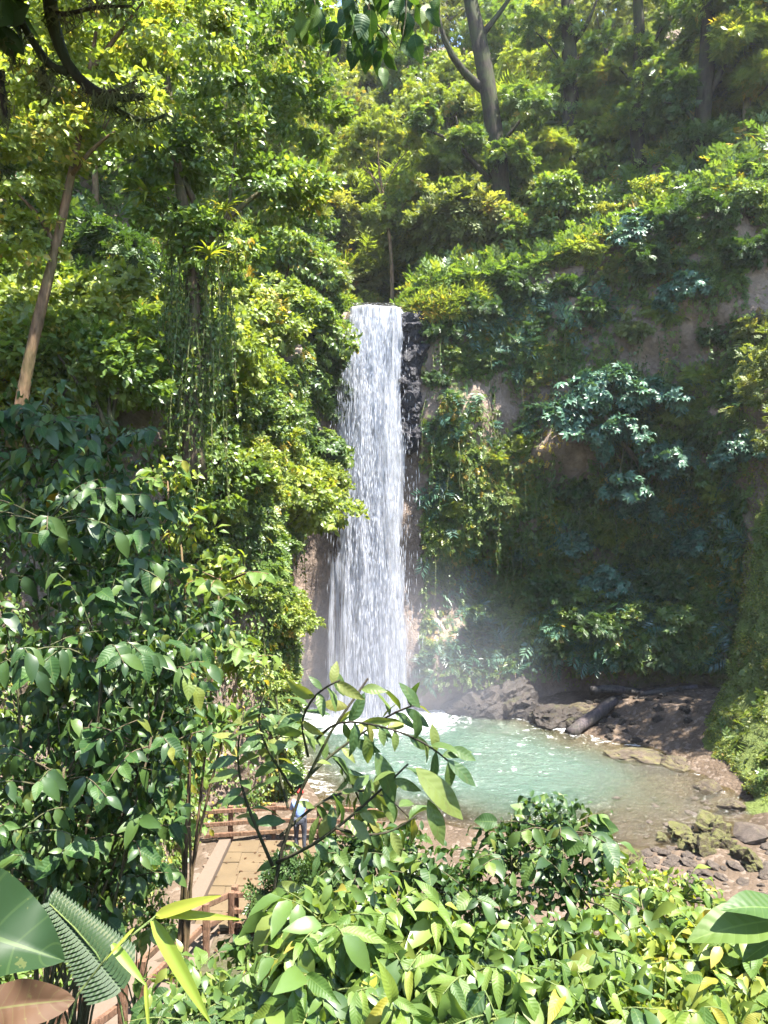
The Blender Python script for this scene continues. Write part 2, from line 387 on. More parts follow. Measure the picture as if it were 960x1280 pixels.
#   x, y, z centre, radius xy, radius z, metres into the wall (+) or towards the pool (-)
BUMPS = [(6.0, 38.5, 6.4, 2.6, 1.9, 3.2), (8.2, 38, 4.6, 2.4, 3.0, -2.0), (5.0, 38.5, 11.0, 2.2, 2.6, -0.9), (10.5, 37.6, 7.5, 2.4, 2.0, 1.6),
         (12.5, 37.2, 3.0, 2.6, 2.6, -1.5), (14.5, 36.5, 11.0, 2.0, 4.0, 1.0), (9.5, 38, 13.0, 2.6, 1.6, -1.0), (7.5, 38.6, 16.0, 1.7, 3.5, 0.9),
         (13.0, 37.0, 18.5, 2.5, 2.0, -0.8), (2.4, 38.4, 1.0, 1.6, 2.0, -1.0), (4.6, 38.5, 1.8, 1.8, 1.6, -1.2), (6.4, 38.6, 1.2, 1.5, 1.5, -1.4),
         (13.2, 27, 1.5, 1.4, 1.6, .8), (13.0, 29.5, 4, 1.6, 1.6, -.9), (14.4, 31, 7.5, 1.8, 1.8, -1.0), (12.6, 25.5, 3.2, 1.4, 1.2, -.7), (14.3, 30.5, 2.4, 1.2, 1.2, .7), (-4.0, 26, 6.5, 2.4, 4.5, -0.6), (-5.0, 34, 14.0, 3.0, 3.5, -1.2), (-4.6, 35.5, 4, 3.0, 6, 0.5)]
ROWS = []
for r in range(NV1 + NV2):
    if r < NV1:
        v = r / (NV1 - 1); z = C[:, 2] + (C[:, 3] - C[:, 2]) * v
        off = -C[:, 6] * np.where(C[:, 6] > 0, v ** 1.3, v ** .95) + 0.5 * np.maximum(0, v - 0.9) * 10 * (v > 0.9) * 0.6
    else:
        s = (r - NV1 + 1) / NV2; dist = 0.4 + 55 * s ** 1.5
        z = C[:, 3] + 0.1 + dist * 0.88 + 1.2 * np.sin(dist * 0.25 + su * 0.3) * min(1, dist / 6)
        off = -C[:, 6] + 0.3 + dist
        # stream channel cut behind the lip
        ch = np.exp(-((C[:, 0] + 0.3) / 2.3) ** 4) * np.exp(-((C[:, 1] - 38.6) / 2.0) ** 4)
        z = z - ch * (dist * 0.88 + 0.4) * np.exp(-(dist / 14) ** 3) - ch * 0.55
    ROWS.append(np.stack([C[:, 0] + out2[:, 0] * off, C[:, 1] + out2[:, 1] * off, z], 1))
CL = np.array(ROWS)                                      # rows, columns, xyz
nz = np.zeros(CL.shape[:2])
flat = CL.reshape(-1, 3)
rough_ = 0.22 * fbm(flat, 1.7, 3).reshape(CL.shape[:2])
amp = np.concatenate([np.full(NV1, 1.0), np.linspace(0.8, 1.6, NV2)])[:, None] * np.ones(NU)
nz = (0.75 * fbm(flat, 0.28, 5) + 0.25 * np.abs(fbm(flat * np.array([1, 1, 2.2]), 1.1, 3))).reshape(CL.shape[:2]) * amp
damp = 1 - 0.75 * np.exp(-(C[:, 0] / 2.4) ** 2) * np.exp(-((C[:, 1] - 38.6) / 2.0) ** 2)
nz = (nz + rough_ * (C[:, 0] > 3)[None, :]) * damp[None, :]
for (bx_, by_, bz_, br, bzr, ba) in BUMPS:
    g = np.exp(-(((CL[..., 0] - bx_) ** 2 + (CL[..., 1] - by_) ** 2) / br ** 2)) * np.exp(-((CL[..., 2] - bz_) / bzr) ** 2)
    nz[:NV1] += (ba * g)[:NV1]
CL[..., 0] += nz * out2[None, :, 0]; CL[..., 1] += nz * out2[None, :, 1]
CL[NV1:, :, 2] += 0.6 * nz[NV1:]
idx = np.arange((NV1 + NV2) * NU).reshape(NV1 + NV2, NU)
FQ = np.stack([idx[:-1, :-1], idx[:-1, 1:], idx[1:, 1:], idx[1:, :-1]], -1).reshape(-1, 4)
CV = CL.reshape(-1, 3)
# bare / mossy zones of the wall (x, z, radius x, radius z, value)
MOSS = [(8.0, 5.0, 3.0, 3.2, 1.0), (5.0, 10.0, 2.0, 2.5, 0.7), (3.6, 14.5, 0.9, 4, 0.6), (14, 4, 3, 5, 1.0), (14.5, 9, 3, 3, .4),
        (5.8, 15.6, 1.0, 1.9, -1.0), (12.8, 18.6, 2.0, 2.0, -.95), (9.3, 12.5, 1.4, 1.3, -1.0), (4.0, 9.5, .8, .9, -.9), (6.5, 1.2, 2.0, 1.6, -0.8), (-4.3, 4, 1.5, 9, -1.2), (-2, 8, 3, 9, -1.0), (15.5, 18.5, 1.2, 1.5, -.8),
        (2.3, 17.5, 0.7, 4, -1.2)]
moss = np.zeros(len(CV))
for (a, b, c_, e, f_) in MOSS:
    m_ = f_ * np.exp(-((CV[:, 0] - a) / c_) ** 2 - ((CV[:, 2] - b) / e) ** 2) * ((CV[:, 1] > 33) | (f_ > 0))
    moss += m_
moss += 0.9 * np.clip((CV[:, 0] - 11.5) / 1.5, 0, 1) * (CV[:, 1] < 33.5)
cliff_me = make_mesh('cliff', CV, FQ, M['cliff'], True, attrs={'moss': moss})
cliff = tag(link('cliff', cliff_me), 'tall mossy rock cliff ringing the plunge pool', 'cliff', kind='structure')
du = np.gradient(CL, axis=1); dv = np.gradient(CL, axis=0)
CN = norm(np.cross(du, dv))
if CN[20, NU // 2, 1] > 0: CN = -CN
MOSSG = moss.reshape(CL.shape[:2])

# ground sheet
POOL = np.array([(-5.5, 39), (4.8, 39), (5.6, 37.3), (7, 35.6), (8.7, 33.8), (10.4, 32.1), (11.5, 31), (12.4, 28), (12.3, 25), (11.4, 23), (9.6, 22.7), (7.6, 21.7),
                 (5.5, 21.7), (2.1, 23.4), (-0.5, 24.0), (-2.6, 26), (-4.0, 29.5), (-5.5, 33)])


def sdf(p, poly):
    n = len(poly); dmin = np.full(len(p), 1e9); ins = np.zeros(len(p), bool)
    for k in range(n):
        a = poly[k]; b = poly[(k + 1) % n]; e = b - a; w = p - a
        t = np.clip((w @ e) / (e @ e), 0, 1); dmin = np.minimum(dmin, np.linalg.norm(w - t[:, None] * e, axis=1))
        c1 = (a[1] > p[:, 1]) != (b[1] > p[:, 1])
        with np.errstate(divide='ignore', invalid='ignore'):
            xi = a[0] + (p[:, 1] - a[1]) / (b[1] - a[1] + 1e-12) * e[0]
        ins ^= c1 & (p[:, 0] < xi)
    return np.where(ins, -dmin, dmin)


SLOPE_Y = [-40, -8, 0, 1.6, 3, 5, 8, 12, 16, 19.5, 60]; SLOPE_Z = [16, 10.5, 8.35, 7.75, 6.6, 4.9, 3.0, 1.5, 0.55, 0.25, 0.25]


def ground_z(x, y):
    x = np.atleast_1d(np.asarray(x, float)); y = np.atleast_1d(np.asarray(y, float)); p = np.stack([x, y], 1)
    s = sdf(p, POOL) + 0.35 * vnoise(np.stack([x * .8, y * .8, x * 0], 1))
    z = np.interp(y, SLOPE_Y, SLOPE_Z)
    z = np.maximum(z, 0.25 + 0.0 * z)
    far = np.interp(x, [5, 9, 15], [0.3, 0.7, 1.6]); z = np.where(y > 26, np.maximum(z, far * np.clip(s / 3, 0, 1)), z)
    z = np.where(s < 0, -np.clip(-s * 0.35, 0, 1.8), np.minimum(z, s * 0.45 + 0.02))
    terr = (x > -4.9) & (x < -1.2) & (y > 16.8) & (y < 22.2)
    z = np.where(terr, np.minimum(z, 0.12), z)
    return z + np.where(terr, 0, 0.10 * fbm(np.stack([x, y, x * 0], 1), 0.9, 3) * np.clip(np.abs(s), 0, 1))


gx = np.concatenate([np.linspace(-260, -14, 12), np.arange(-8.5, 18, 0.22), np.linspace(20, 260, 12)]); gy = np.concatenate([np.linspace(-260, -12, 10), np.arange(-6, 41, 0.22), np.linspace(44, 260, 10)])
GX, GY = np.meshgrid(gx, gy); gp = np.stack([GX.ravel(), GY.ravel()], 1)
gz = ground_z(gp[:, 0], gp[:, 1])
outside = (gp[:, 1] > 41) | (np.abs(gp[:, 0]) > 19); gz = np.where(outside, np.minimum(gz, -2.0), gz)
green = np.clip((17 - gp[:, 1]) / 3, 0, 1) * (gp[:, 0] > -4)
gi = np.arange(len(gp)).reshape(GX.shape)
gF = np.stack([gi[:-1, :-1], gi[:-1, 1:], gi[1:, 1:], gi[1:, :-1]], -1).reshape(-1, 4)
gV = np.column_stack([gp, gz])
ground = tag(link('ground', make_mesh('ground', gV, gF, M['ground'], True, attrs={'green': green})), kind='structure')

# pool water sheet with real ripples
wx = np.arange(-7, 14.5, 0.16); wy = np.arange(20.5, 40, 0.16); WX, WY = np.meshgrid(wx, wy); wp = np.stack([WX.ravel(), WY.ravel()], 1)
ws = sdf(wp, POOL); fd = np.hypot(wp[:, 0] + 0.3, (wp[:, 1] - 37.0))
wz = 0.035 * fbm(np.column_stack([wp[:, 0], wp[:, 1] * 1.4, wp[:, 0] * 0]), 1.1, 4) * np.clip(14 / (fd + 3), .3, 2.0)
depth = np.clip((-ws + 0.2 + 0.5 * vnoise(np.column_stack([wp * .5, wp[:, 0] * 0]))) / 4.0, 0, 1) * np.clip(1.35 - 0.9 * np.clip((wp[:, 0] - 4.0) / 6 + (28 - wp[:, 1]) / 8, 0, 1), 0, 1)
foam = np.clip(1.2 - fd / 4.6, 0, 1) + 0.20 * np.clip(1 - np.abs(fd - 8.5) / 5.0, 0, 1) + 0.18 * np.exp(-((ws + .3) / 0.5) ** 2) * (wp[:, 1] > 26)
keep = ws < 1.2
wi = np.arange(len(wp)).reshape(WX.shape); wF = np.stack([wi[:-1, :-1], wi[:-1, 1:], wi[1:, 1:], wi[1:, :-1]], -1).reshape(-1, 4)
wF = wF[keep[wF].all(1)]
u_, inv = np.unique(wF, return_inverse=True)
water = tag(link('pool_water', make_mesh('pool_water', np.column_stack([wp, wz])[u_], inv.reshape(-1, 4), M['water'], True, attrs={'depth': depth[u_], 'foam': foam[u_]})), kind='structure')

bvh = BVHTree.FromPolygons([tuple(v) for v in CV.tolist()], FQ.tolist())


def slope_z(x, y):
    h = bvh.ray_cast(Vector((x, y, 120)), Vector((0, 0, -1)))
    return h[0].z if h[0] else float(ground_z(x, y)[0])


# ------------------------------------------------------------------ waterfall
ZT, ZB, YL = 20.75, -0.3, 38.0


def fall_sheet(zt, zb, xl, xr, y0, bow, amp, nx, nzr, seed):
    zz = np.linspace(zt, zb, nzr); q = np.linspace(0, 1, nx); V = []; E = []
    for z in zz:
        f = (zt - z) / max(zt - zb, .1); fall = (zt - z)
        l = np.interp(z, xl[0][::-1], xl[1][::-1]); r = np.interp(z, xr[0][::-1], xr[1][::-1])
        x = l + (r - l) * q
        y = y0 - bow * math.sqrt(f) - 0.5 * np.sin(q * math.pi) ** 0.7
        pn = np.column_stack([x * 1.6 + seed, np.full(nx, fall * 0.10 + seed), np.full(nx, seed)])
        y = y + amp * fbm(pn, 1.0, 3) * min(1, 0.25 + fall / 4)
        y = y + 0.16 * fbm(np.column_stack([x * 2.6, np.full(nx, fall * .22), np.full(nx, seed)]), 1.0, 3) * min(1, fall / 2)
        x = x + 0.10 * fbm(np.column_stack([np.full(nx, fall * .5) + q, q * 3, q * 0 + seed]), 1.0, 3)
        zr = z + (0.12 * fbm(np.column_stack([x * .9, x * 0 + 3.3, x * 0]), 1.0, 2) - .10 * np.abs(q - .5) if zt > 12 else 0) * max(0, 1 - fall / 1.5)
        y = y + (max(0, 1 - fall / .35) ** 2 * 1.2 if zt > 12 else 0)
        V.append(np.column_stack([x, y, zr + np.zeros(nx)]))
        eg = np.maximum(np.clip(1 - q / 0.14, 0, 1), np.clip(1 - (1 - q) / 0.10, 0, 1)); E.append(np.maximum(eg * 0.45, .6 * max(0, 1 - fall / 1.6) if zt < 12 else 0))
    V = np.concatenate(V); i = np.arange(len(V)).reshape(nzr, nx)
    F = np.stack([i[:-1, :-1], i[1:, :-1], i[1:, 1:], i[:-1, 1:]], -1).reshape(-1, 4)
    return V, F, np.concatenate(E)


falls = empty('waterfall', (0, 37, 0)); tag(falls, 'tall white waterfall dropping from the cliff lip into the pool', 'waterfall', kind='structure')
XL = ([20.75, 19, 17, 14, 11, 8, 4, 0], [-1.75, -2.05, -2.45, -2.5, -2.25, -2.3, -2.15, -2.2]); XR = ([20.75, 20.2, 18.5, 16.5, 14, 10, 5, 0], [0.75, 1.15, 0.95, 0.85, 1.1, 1.05, 1.2, 1.4])
for nm, args, mm in [
    ('curtain', (ZT, ZB, XL, XR, YL, 0.9, 0.22, 80, 330, 1.0), fall_mat('fall_core', 0.20, 0.38, 3.4, 0.16, 0.3, seed=1.0)),
    ('curtain', (ZT - 0.1, ZB, (XL[0], [a + .12 for a in XL[1]]), XR, YL - 0.35, 1.1, 0.30, 80, 330, 5.0), fall_mat('fall_front', 0.40, 0.60, 4.5, 0.20, 0.55, seed=5.0)),
    ('curtain', (ZT - 0.6, ZB, (XL[0], [a - .18 for a in XL[1]]), (XR[0], [a + .12 for a in XR[1]]), YL - 0.5, 1.35, 0.34, 80, 330, 9.0), fall_mat('fall_spray', 0.50, 0.68, 7.0, 0.35, 0.9, seed=9.0)),
    ('side_veil', (9.0, ZB, ([9, 8, 4, 0], [-2.55, -2.75, -2.85, -2.9]), ([9, 8, 4, 0], [-1.9, -1.6, -1.4, -1.3]), 37.0, 0.7, 0.2, 40, 160, 3.0), fall_mat('veil', 0.34, 0.54, 6.0, 0.18, 0.5, seed=3.0)),
    ('stream', (20.75, 20.70, ([20.75, 20.7], [-1.7, -1.75]), ([20.75, 20.7], [.45, .5]), 38.2, .2, 0.02, 20, 3, 2.0), None)]:
    if nm == 'stream':
        v, f = box(-1.75, 0.6, 37.9, 44.0, 20.60, 20.74)
        link('stream', make_mesh('stream', v - np.array([0, 37, 0]), f, M['water']), falls); continue
    V, F, E = fall_sheet(*args)
    link(nm, make_mesh(nm, V - np.array([0, 37, 0]), F, mm, True, attrs={'edge': E}), falls)
# thin trickle on the bare wall beside the fall
tv, tf = tube(smooth_path([(-5.0, 35.2, 8.2), (-5.02, 35.0, 6.5), (-4.9, 34.95, 3.5), (-4.85, 34.9, 0)], 14), 0.03, 4)
# falling drops
nd = 15000
z = rng.uniform(0, 19.9, nd); f = (20.7 - z) / 20.7
l = np.interp(z, XL[0][::-1], XL[1][::-1]); r = np.interp(z, XR[0][::-1], XR[1][::-1])
q = rng.normal(0.48, 0.24, nd); q = np.where((q < -.25) | (q > 1.22), rng.random(nd), q)
dx = l + (r - l) * q; dy = YL - 0.35 - 1.1 * np.sqrt(f) - 0.5 * np.sqrt(np.clip(np.sin(np.clip(q, 0, 1) * math.pi), 0, 1)) + rng.normal(0, .22, nd)
pos = np.column_stack([dx, dy - 37, z]); L = rng.uniform(.05, .22, nd) * (1 + f); w = rng.uniform(.005, .014, nd)
ang = rng.uniform(0, math.pi, nd); sx = np.column_stack([np.cos(ang), np.sin(ang), np.zeros(nd)]) * w[:, None]; sz = np.column_stack([np.zeros(nd), np.zeros(nd), L])
DV = np.stack([pos - sz, pos + sx, pos + sz * .7, pos - sx], 1).reshape(-1, 3); DF = np.arange(4 * nd).reshape(-1, 4)
t = NT('drops'); M['drops'] = t.surf(t.n('MixShader', {0: 0.4, 1: t.n('BsdfDiffuse', {'Color': (.66, .68, .73, 1)}).outputs[0], 2: t.n('BsdfTranslucent', {'Color': (.66, .68, .75, 1)}).outputs[0]}).outputs[0])
link('trickle', make_mesh('trickle', tv - np.array([0, 37, 0]), tf, M['drops'], True), falls)
o = link('falling_spray', make_mesh('falling_spray', DV, DF, M['drops']), falls); o['kind'] = 'stuff'


# mist at the foot
def ellipsoid(c, r, n=16):
    V, F = [], []
    for i in range(n + 1):
        a = math.pi * i / n
        for j in range(2 * n):
            b = math.pi * j / n; V.append((c[0] + r[0] * math.sin(a) * math.cos(b), c[1] + r[1] * math.sin(a) * math.sin(b), c[2] + r[2] * math.cos(a)))
    for i in range(n):
        for j in range(2 * n):
            A = i * 2 * n + j; B = i * 2 * n + (j + 1) % (2 * n); F += [(A, A + 2 * n, B + 2 * n), (A, B + 2 * n, B)]
    return np.array(V), np.array(F)


t = NT('mist'); c = t.n('TexCoord').outputs['Object']
mp = t.n('Mapping', {'Vector': c, 'Scale': (1 / 9.5, 1 / 5.5, 1 / 9.0)}).outputs[0]
ln = t.n('VectorMath', {0: mp}, operation='LENGTH').outputs['Value']
fal = t.math('POWER', t.math('SUBTRACT', 1.0, ln, clamp=True), 1.7)
den = t.math('MULTIPLY', t.math('MULTIPLY', fal, .24), t.math('ADD', t.noise(c, 0.35, 2), 0.3))
t.t.links.new(t.n('VolumePrincipled', {'Color': (0.80, 0.85, 1.0, 1), 'Density': den, 'Anisotropy': 0.3}).outputs[0], t.out.inputs[1]); M['mist'] = t.m
v, f = ellipsoid((0, 0, 0), (9.5, 5.5, 9.0)); v = v[:]; v[:, 2] = np.maximum(v[:, 2], -0.05)
tag(link('mist', make_mesh('mist', v, f, M['mist']), loc=(0.4, 36.2, 0.15)), kind='stuff')

# ------------------------------------------------------------------ foliage machinery
CARD = (np.array([(0, 0, 0), (.42, .30, .05), (1, 0, -.06), (.42, -.30, .05)]), np.array([(0, 2, 1), (0, 3, 2)]))
OVAL = (np.array([(0, 0, 0), (.22, .26, .06), (.6, .30, .05), (1, 0, -.12), (.6, -.30, .05), (.22, -.26, .06), (.45, 0, 0)]),
        np.array([(0, 6, 1), (1, 6, 2), (2, 6, 3), (3, 6, 4), (4, 6, 5), (5, 6, 0)]))
NARROW = (np.array([(0, 0, 0), (.4, .12, .03), (1, 0, -.12), (.4, -.12, .03)]), np.array([(0, 2, 1), (0, 3, 2)]))


def _spray(n, tpl, spread, sz):
    V, F, o = [], [], 0; r = np.random.default_rng(5)
    for k in range(n):
        t_ = (k + .6) / n; side = 1 if k % 2 else -1; a = side * spread * (1.1 - .5 * t_)
        s = sz * (1 - .35 * abs(t_ - .5)); ca, sa = math.cos(a), math.sin(a)
        v = tpl[0] * s; v = np.column_stack([v[:, 0] * ca - v[:, 1] * sa + t_ * .75, v[:, 0] * sa + v[:, 1] * ca, v[:, 2] - .18 * t_ * t_ + r.normal(0, .03)])
        V.append(v); F.append(tpl[1] + o); o += len(v)
    return np.concatenate(V), np.concatenate(F)


SPRAY = _spray(7, CARD, 1.0, .42)
PINNATE = _spray(14, NARROW, 1.15, .45)
PALMATE = (np.concatenate([np.column_stack([OVAL[0][:, 0] * math.cos(a) - OVAL[0][:, 1] * .8 * math.sin(a), OVAL[0][:, 0] * math.sin(a) + OVAL[0][:, 1] * .8 * math.cos(a), OVAL[0][:, 2] - .25 * OVAL[0][:, 0] ** 2]) for a in np.linspace(-2.3, 2.3, 7)]),
           np.concatenate([OVAL[1] + 7 * k for k in range(7)]))


def scatter(tpl, pos, dr, nor, size, rnd):
    TV, TF = tpl; m = len(pos); X = norm(dr); Z = norm(nor - (nor * X).sum(1, keepdims=True) * X); Y = np.cross(Z, X)
    s = np.asarray(size)[:, None, None]
    V = pos[:, None, :] + s * (TV[None, :, 0:1] * X[:, None] + TV[None, :, 1:2] * Y[:, None] + TV[None, :, 2:3] * Z[:, None])
    F = TF[None] + (np.arange(m) * len(TV))[:, None, None]
    return V.reshape(-1, 3), F.reshape(-1, 3), np.repeat(rnd, len(TV))


def cat(lst):
    V, F, R, o = [], [], [], 0
    for v, f, r in lst: V.append(v); F.append(f + o); R.append(r); o += len(v)
    return np.concatenate(V), np.concatenate(F), np.concatenate(R)


def rsphere(n, r):
    return norm(r.standard_normal((n, 3)))


def crown_leaves(lobes, n, tpl, size, seed, clump=0.2, droop=0.4, sub=26, low=0.25):
    """leaves in clumps on uneven lobes; lobes = [(centre, radii)]"""
    r = np.random.default_rng(seed); out = []; vol = np.array([np.prod(l[1]) ** (2 / 3) for l in lobes]); cnt = (n * vol / vol.sum()).astype(int)
    for (c, rad), k in zip(lobes, cnt):
        c = np.array(c, float); rad = np.array(rad, float) * np.ones(3)
        sd = rsphere(sub * 2, r); sd = sd[(sd[:, 2] > -0.35) | (r.random(len(sd)) < low)][:sub]
        rr = r.uniform(.55, 1.08, len(sd)); sc = sd * rr[:, None]
        j = r.integers(0, len(sd), k); offs = rsphere(k, r) * (r.random(k) ** .5)[:, None] * clump * r.uniform(.7, 1.5, len(sd))[j][:, None] * np.array([1.25, 1.25, .75])
        p = c + (sc[j] + offs) * rad
        o_ = norm(sc[j] + 1.4 * offs)
        nrm_ = norm(o_ * .8 + np.array([0, 0, .75]) + .55 * r.standard_normal((k, 3)))
        dr = norm(o_ + .7 * r.standard_normal((k, 3)) - np.array([0, 0, droop]))
        sz = size * r.uniform(.65, 1.3, k); base = r.random(len(sd))[j]
        out.append(scatter(tpl, p, dr, nrm_, sz, np.clip(.5 * base + .5 * r.random(k), 0, 1)))
    return cat(out)


def trunk_geo(path, r0, r1, limbs, seed, sides=8):
    q = smooth_path(path, 14); rr = np.linspace(1, 0, 14) ** .8 * (r0 - r1) + r1; rr[0] *= 1.25
    parts = [tube(q, rr, sides, seed, .08)]
    for (lp, a) in limbs: parts.append(tube(smooth_path(lp, 8), np.linspace(a, a * .3, 8), 5, seed + 1, .08))
    return join(parts)


def gen_tree(name, seed, H, spread, n, tpl, lsize, leafm, barkm, style='round', nl=7):
    """build a tree at the origin as (trunk mesh, crown mesh)"""
    r = np.random.default_rng(seed); lean = r.normal(0, .05, 2) * H
    path = [(0, 0, -0.6), (lean[0] * .2, lean[1] * .2, H * .3), (lean[0] * .6, lean[1] * .6, H * .6), (lean[0], lean[1], H * .88)]
    lobes, limbs = [], []
    for k in range(nl):
        if style == 'round': h = r.uniform(.42, .95); a = k * 2.4 + r.normal(0, .3); rad = spread * (1.1 - .9 * abs(h - .62)) * r.uniform(.45, .9)
        elif style == 'tall': h = .25 + .72 * (k + .5) / nl; a = k * 2.4; rad = spread * r.uniform(.25, .6)
        else: h = r.uniform(.8, .96); a = k * 2.4; rad = spread * r.uniform(.5, .95)
        f = min(h, .86); bx_ = np.array([lean[0] * f, lean[1] * f, H * (f * .8)])
        c = np.array([lean[0] * f + rad * math.cos(a), lean[1] * f + rad * math.sin(a), H * h])
        lr = spread * r.uniform(.38, .62); lobes.append((c, (lr, lr, lr * (.72 if style != 'flat' else .42))))
        limbs.append(([bx_, bx_ * .5 + c * .5 + np.array([0, 0, -.04 * H]), c], H * .008))
    if style != 'flat': lobes.append((np.array([lean[0], lean[1], H * .95]), (spread * .45, spread * .45, spread * .4)))
    tv_, tf_ = trunk_geo(path, H * .022, H * .008, limbs, seed)
    cv, cf, cr = crown_leaves(lobes, n, tpl, lsize, seed)
    return make_mesh(name + '_trunk', tv_, tf_, barkm, True), make_mesh(name + '_crown', cv, cf, leafm, rnd=cr)


def place_tree(kind, x, y, z, s, rz, label, cat_, group, name='forest_tree', parts=('trunk', 'crown')):
    o = empty(name, (x, y, z), label, cat_, group); o.rotation_euler = (0, 0, rz); o.scale = (s, s, s)
    for nm, me in zip(parts, kind): link(nm, me, o)
    return o


def gen_bush(name, seed, R, n, tpl, lsize, leafm, droop=.4, nl=5, flatk=.75, clump=.26):
    r = np.random.default_rng(seed); lobes = []; parts = []
    for k in range(nl):
        a = k * 2.4 + r.normal(0, .4); d_ = R * r.uniform(.15, .65); lr = R * r.uniform(.4, .65)
        c = np.array([d_ * math.cos(a), d_ * math.sin(a), R * r.uniform(.3, .85)]); lobes.append((c, (lr, lr, lr * flatk)))
        parts.append(tube(smooth_path([(0.05 * math.cos(a), .05 * math.sin(a), -.25), c * .5 + [0, 0, -.05], c], 6), np.linspace(.035, .012, 6) * R, 5))
    cv, cf, cr = crown_leaves(lobes, n, tpl, lsize, seed, clump, droop, 20, .5); sv, sf = join(parts)
    return make_mesh(name + '_stem', sv, sf, M['twig'], True), make_mesh(name + '_foliage', cv, cf, leafm, rnd=cr)


# ------------------------------------------------------------------ cover growing on the cliff and slopes (uncountable)
def wall_points(n, u0, u1, r0, r1, seed, dens=None):
    r = np.random.default_rng(seed); uu = r.uniform(u0, u1, n) * (NU - 2); vv = r.uniform(r0, r1, n)
    i = vv.astype(int); j = uu.astype(int); a = (vv - i)[:, None]; b = (uu - j)[:, None]
    p = CL[i, j] * (1 - a) * (1 - b) + CL[i + 1, j] * a * (1 - b) + CL[i, j + 1] * (1 - a) * b + CL[i + 1, j + 1] * a * b
    nn = CN[i, j]; k = np.ones(n, bool)
    if dens is not None: k = r.random(n) < dens(p, MOSSG[i, j])
    return p[k], nn[k], r


ucol = lambda x, y: float(np.argmin((C[:, 0] - x) ** 2 + (C[:, 1] - y) ** 2)) / (NU - 2)
U_RIGHT0, U_FALL, U_LEFT1 = ucol(1.9, 38.4), ucol(0, 38.6), ucol(-4.6, 37.2)


def cover(name, n, u0, u1, r0, r1, seed, tpl, size, mat, dens, outd=.12, droop=.6, nz_=.8):
    p, nn, r = wall_points(n, u0, u1, r0, r1, seed, dens); k = len(p)
    up = np.array([0, 0, 1.0]); p = p + nn * r.uniform(0, outd, k)[:, None]
    nor = norm(nn * .7 + up * .5 + nz_ * .6 * r.standard_normal((k, 3))); dr = norm(nn * .6 + .6 * r.standard_normal((k, 3)) - up * droop)
    v, f, rn = scatter(tpl, p, dr, nor, size * r.uniform(.5, 1.35, k), np.clip(.5 + .35 * fbm(p, .8, 2) + .25 * r.standard_normal(k), 0, 1))
    return tag(link(name, make_mesh(name, v, f, mat, rnd=rn)), kind='stuff')


lum = lambda p, s, t_, w: np.clip((fbm(p, s, 3) - t_) / w, 0, 1)
d_right = lambda p, m_: np.clip(lum(p, .55, -.5, .6) + .25 * m_, .07, 1) * np.clip(1 + 1.4 * np.minimum(m_, 0), 0.02, 1) * np.clip((p[:, 2] - 1.0) / 1.5, 0, 1) * (1 - .97 * np.exp(-((p[:, 0] - 5.9) / 1.5) ** 2 - ((p[:, 2] - 6.2) / 1.2) ** 2)) * (1 - .85 * np.exp(-((p[:, 0] - 7.6) / 1.6) ** 2 - ((p[:, 2] - 4.2) / 1.7) ** 2))
cover('cliff_creepers', 64000, U_RIGHT0, ucol(16.3, 33.5), 6, NV1 - 1, 21, SPRAY, .34, M['mid'], d_right, .18, .8)
cover('cliff_ferns', 5200, U_RIGHT0, ucol(16.3, 33.5), 8, NV1 - 1, 22, PINNATE, .85, M['blue'], lambda p, m_: lum(p + 9, .5, .0, .4) * np.clip(1 + 1.6 * np.minimum(m_, 0), 0, 1), .2, .55)
cover('cliff_moss', 60000, U_RIGHT0, 1.0, 2, NV1 - 1, 23, CARD, .13, M['olive'], lambda p, m_: np.clip(m_ * 1.2 - .2 + .8 * lum(p, .7, .1, .4), 0, 1) * (p[:, 1] > 18) * (p[:, 2] > .5), .05, .5)
cover('bank_moss', 60000, ucol(16.3, 33.5), ucol(12.8, 20), 1, NV1 * .8, 27, CARD, .085, M['lite'], lambda p, m_: lum(p, .8, -.3, .5), .05, .4)
cover('bank_herbs', 2600, ucol(16.3, 33.5), ucol(12.8, 20), 4, NV1 - 1, 29, SPRAY, .42, M['mid'], lambda p, m_: lum(p + 5, .7, .0, .3), .15, .5)
cover('bank_ferns', 700, ucol(16.3, 33.5), ucol(12.8, 20), 6, NV1 - 1, 30, PINNATE, .8, M['lite'], lambda p, m_: lum(p + 2, .5, .1, .3), .15, .4)
d_left = lambda p, m_: np.where((p[:, 2] < 8.5 + 1.2 * vnoise(p * .6)) & (p[:, 1] > 30), .02, 1.0) * np.clip(lum(p, .5, -.5, .5) + .15, 0, 1)
cover('wall_ivy', 62000, ucol(-5.0, 6), ucol(-4.5, 31.5), 2, NV1 - 1, 24, OVAL, .145, M['mid'], lambda p, m_: np.clip(lum(p, .6, -.4, .5) + .25, 0, 1), .3, .9)
cover('wall_creepers', 56000, ucol(-4.3, 25), U_LEFT1, 4, NV1 - 1, 25, SPRAY, .36, M['mid'], d_left, .45, .9)
cover('slope_undergrowth', 52000, ucol(-5.6, 10), ucol(13, 21), NV1, NV1 + NV2 - 9, 26, SPRAY, .75, M['mid'], lambda p, m_: np.where((np.abs(p[:, 0] + .5) < 1.7) & (p[:, 1] < 46) & (p[:, 1] > 37.5), 0, 1.0), .9, .2)
cover('rim_herbs', 15000, ucol(1.0, 38.6), ucol(5.5, 39), NV1 - 4, NV1 + 4, 28, NARROW, .40, M['lite'], lambda p, m_: np.clip((p[:, 0] - .9) * 2, 0, 1), .35, .1)


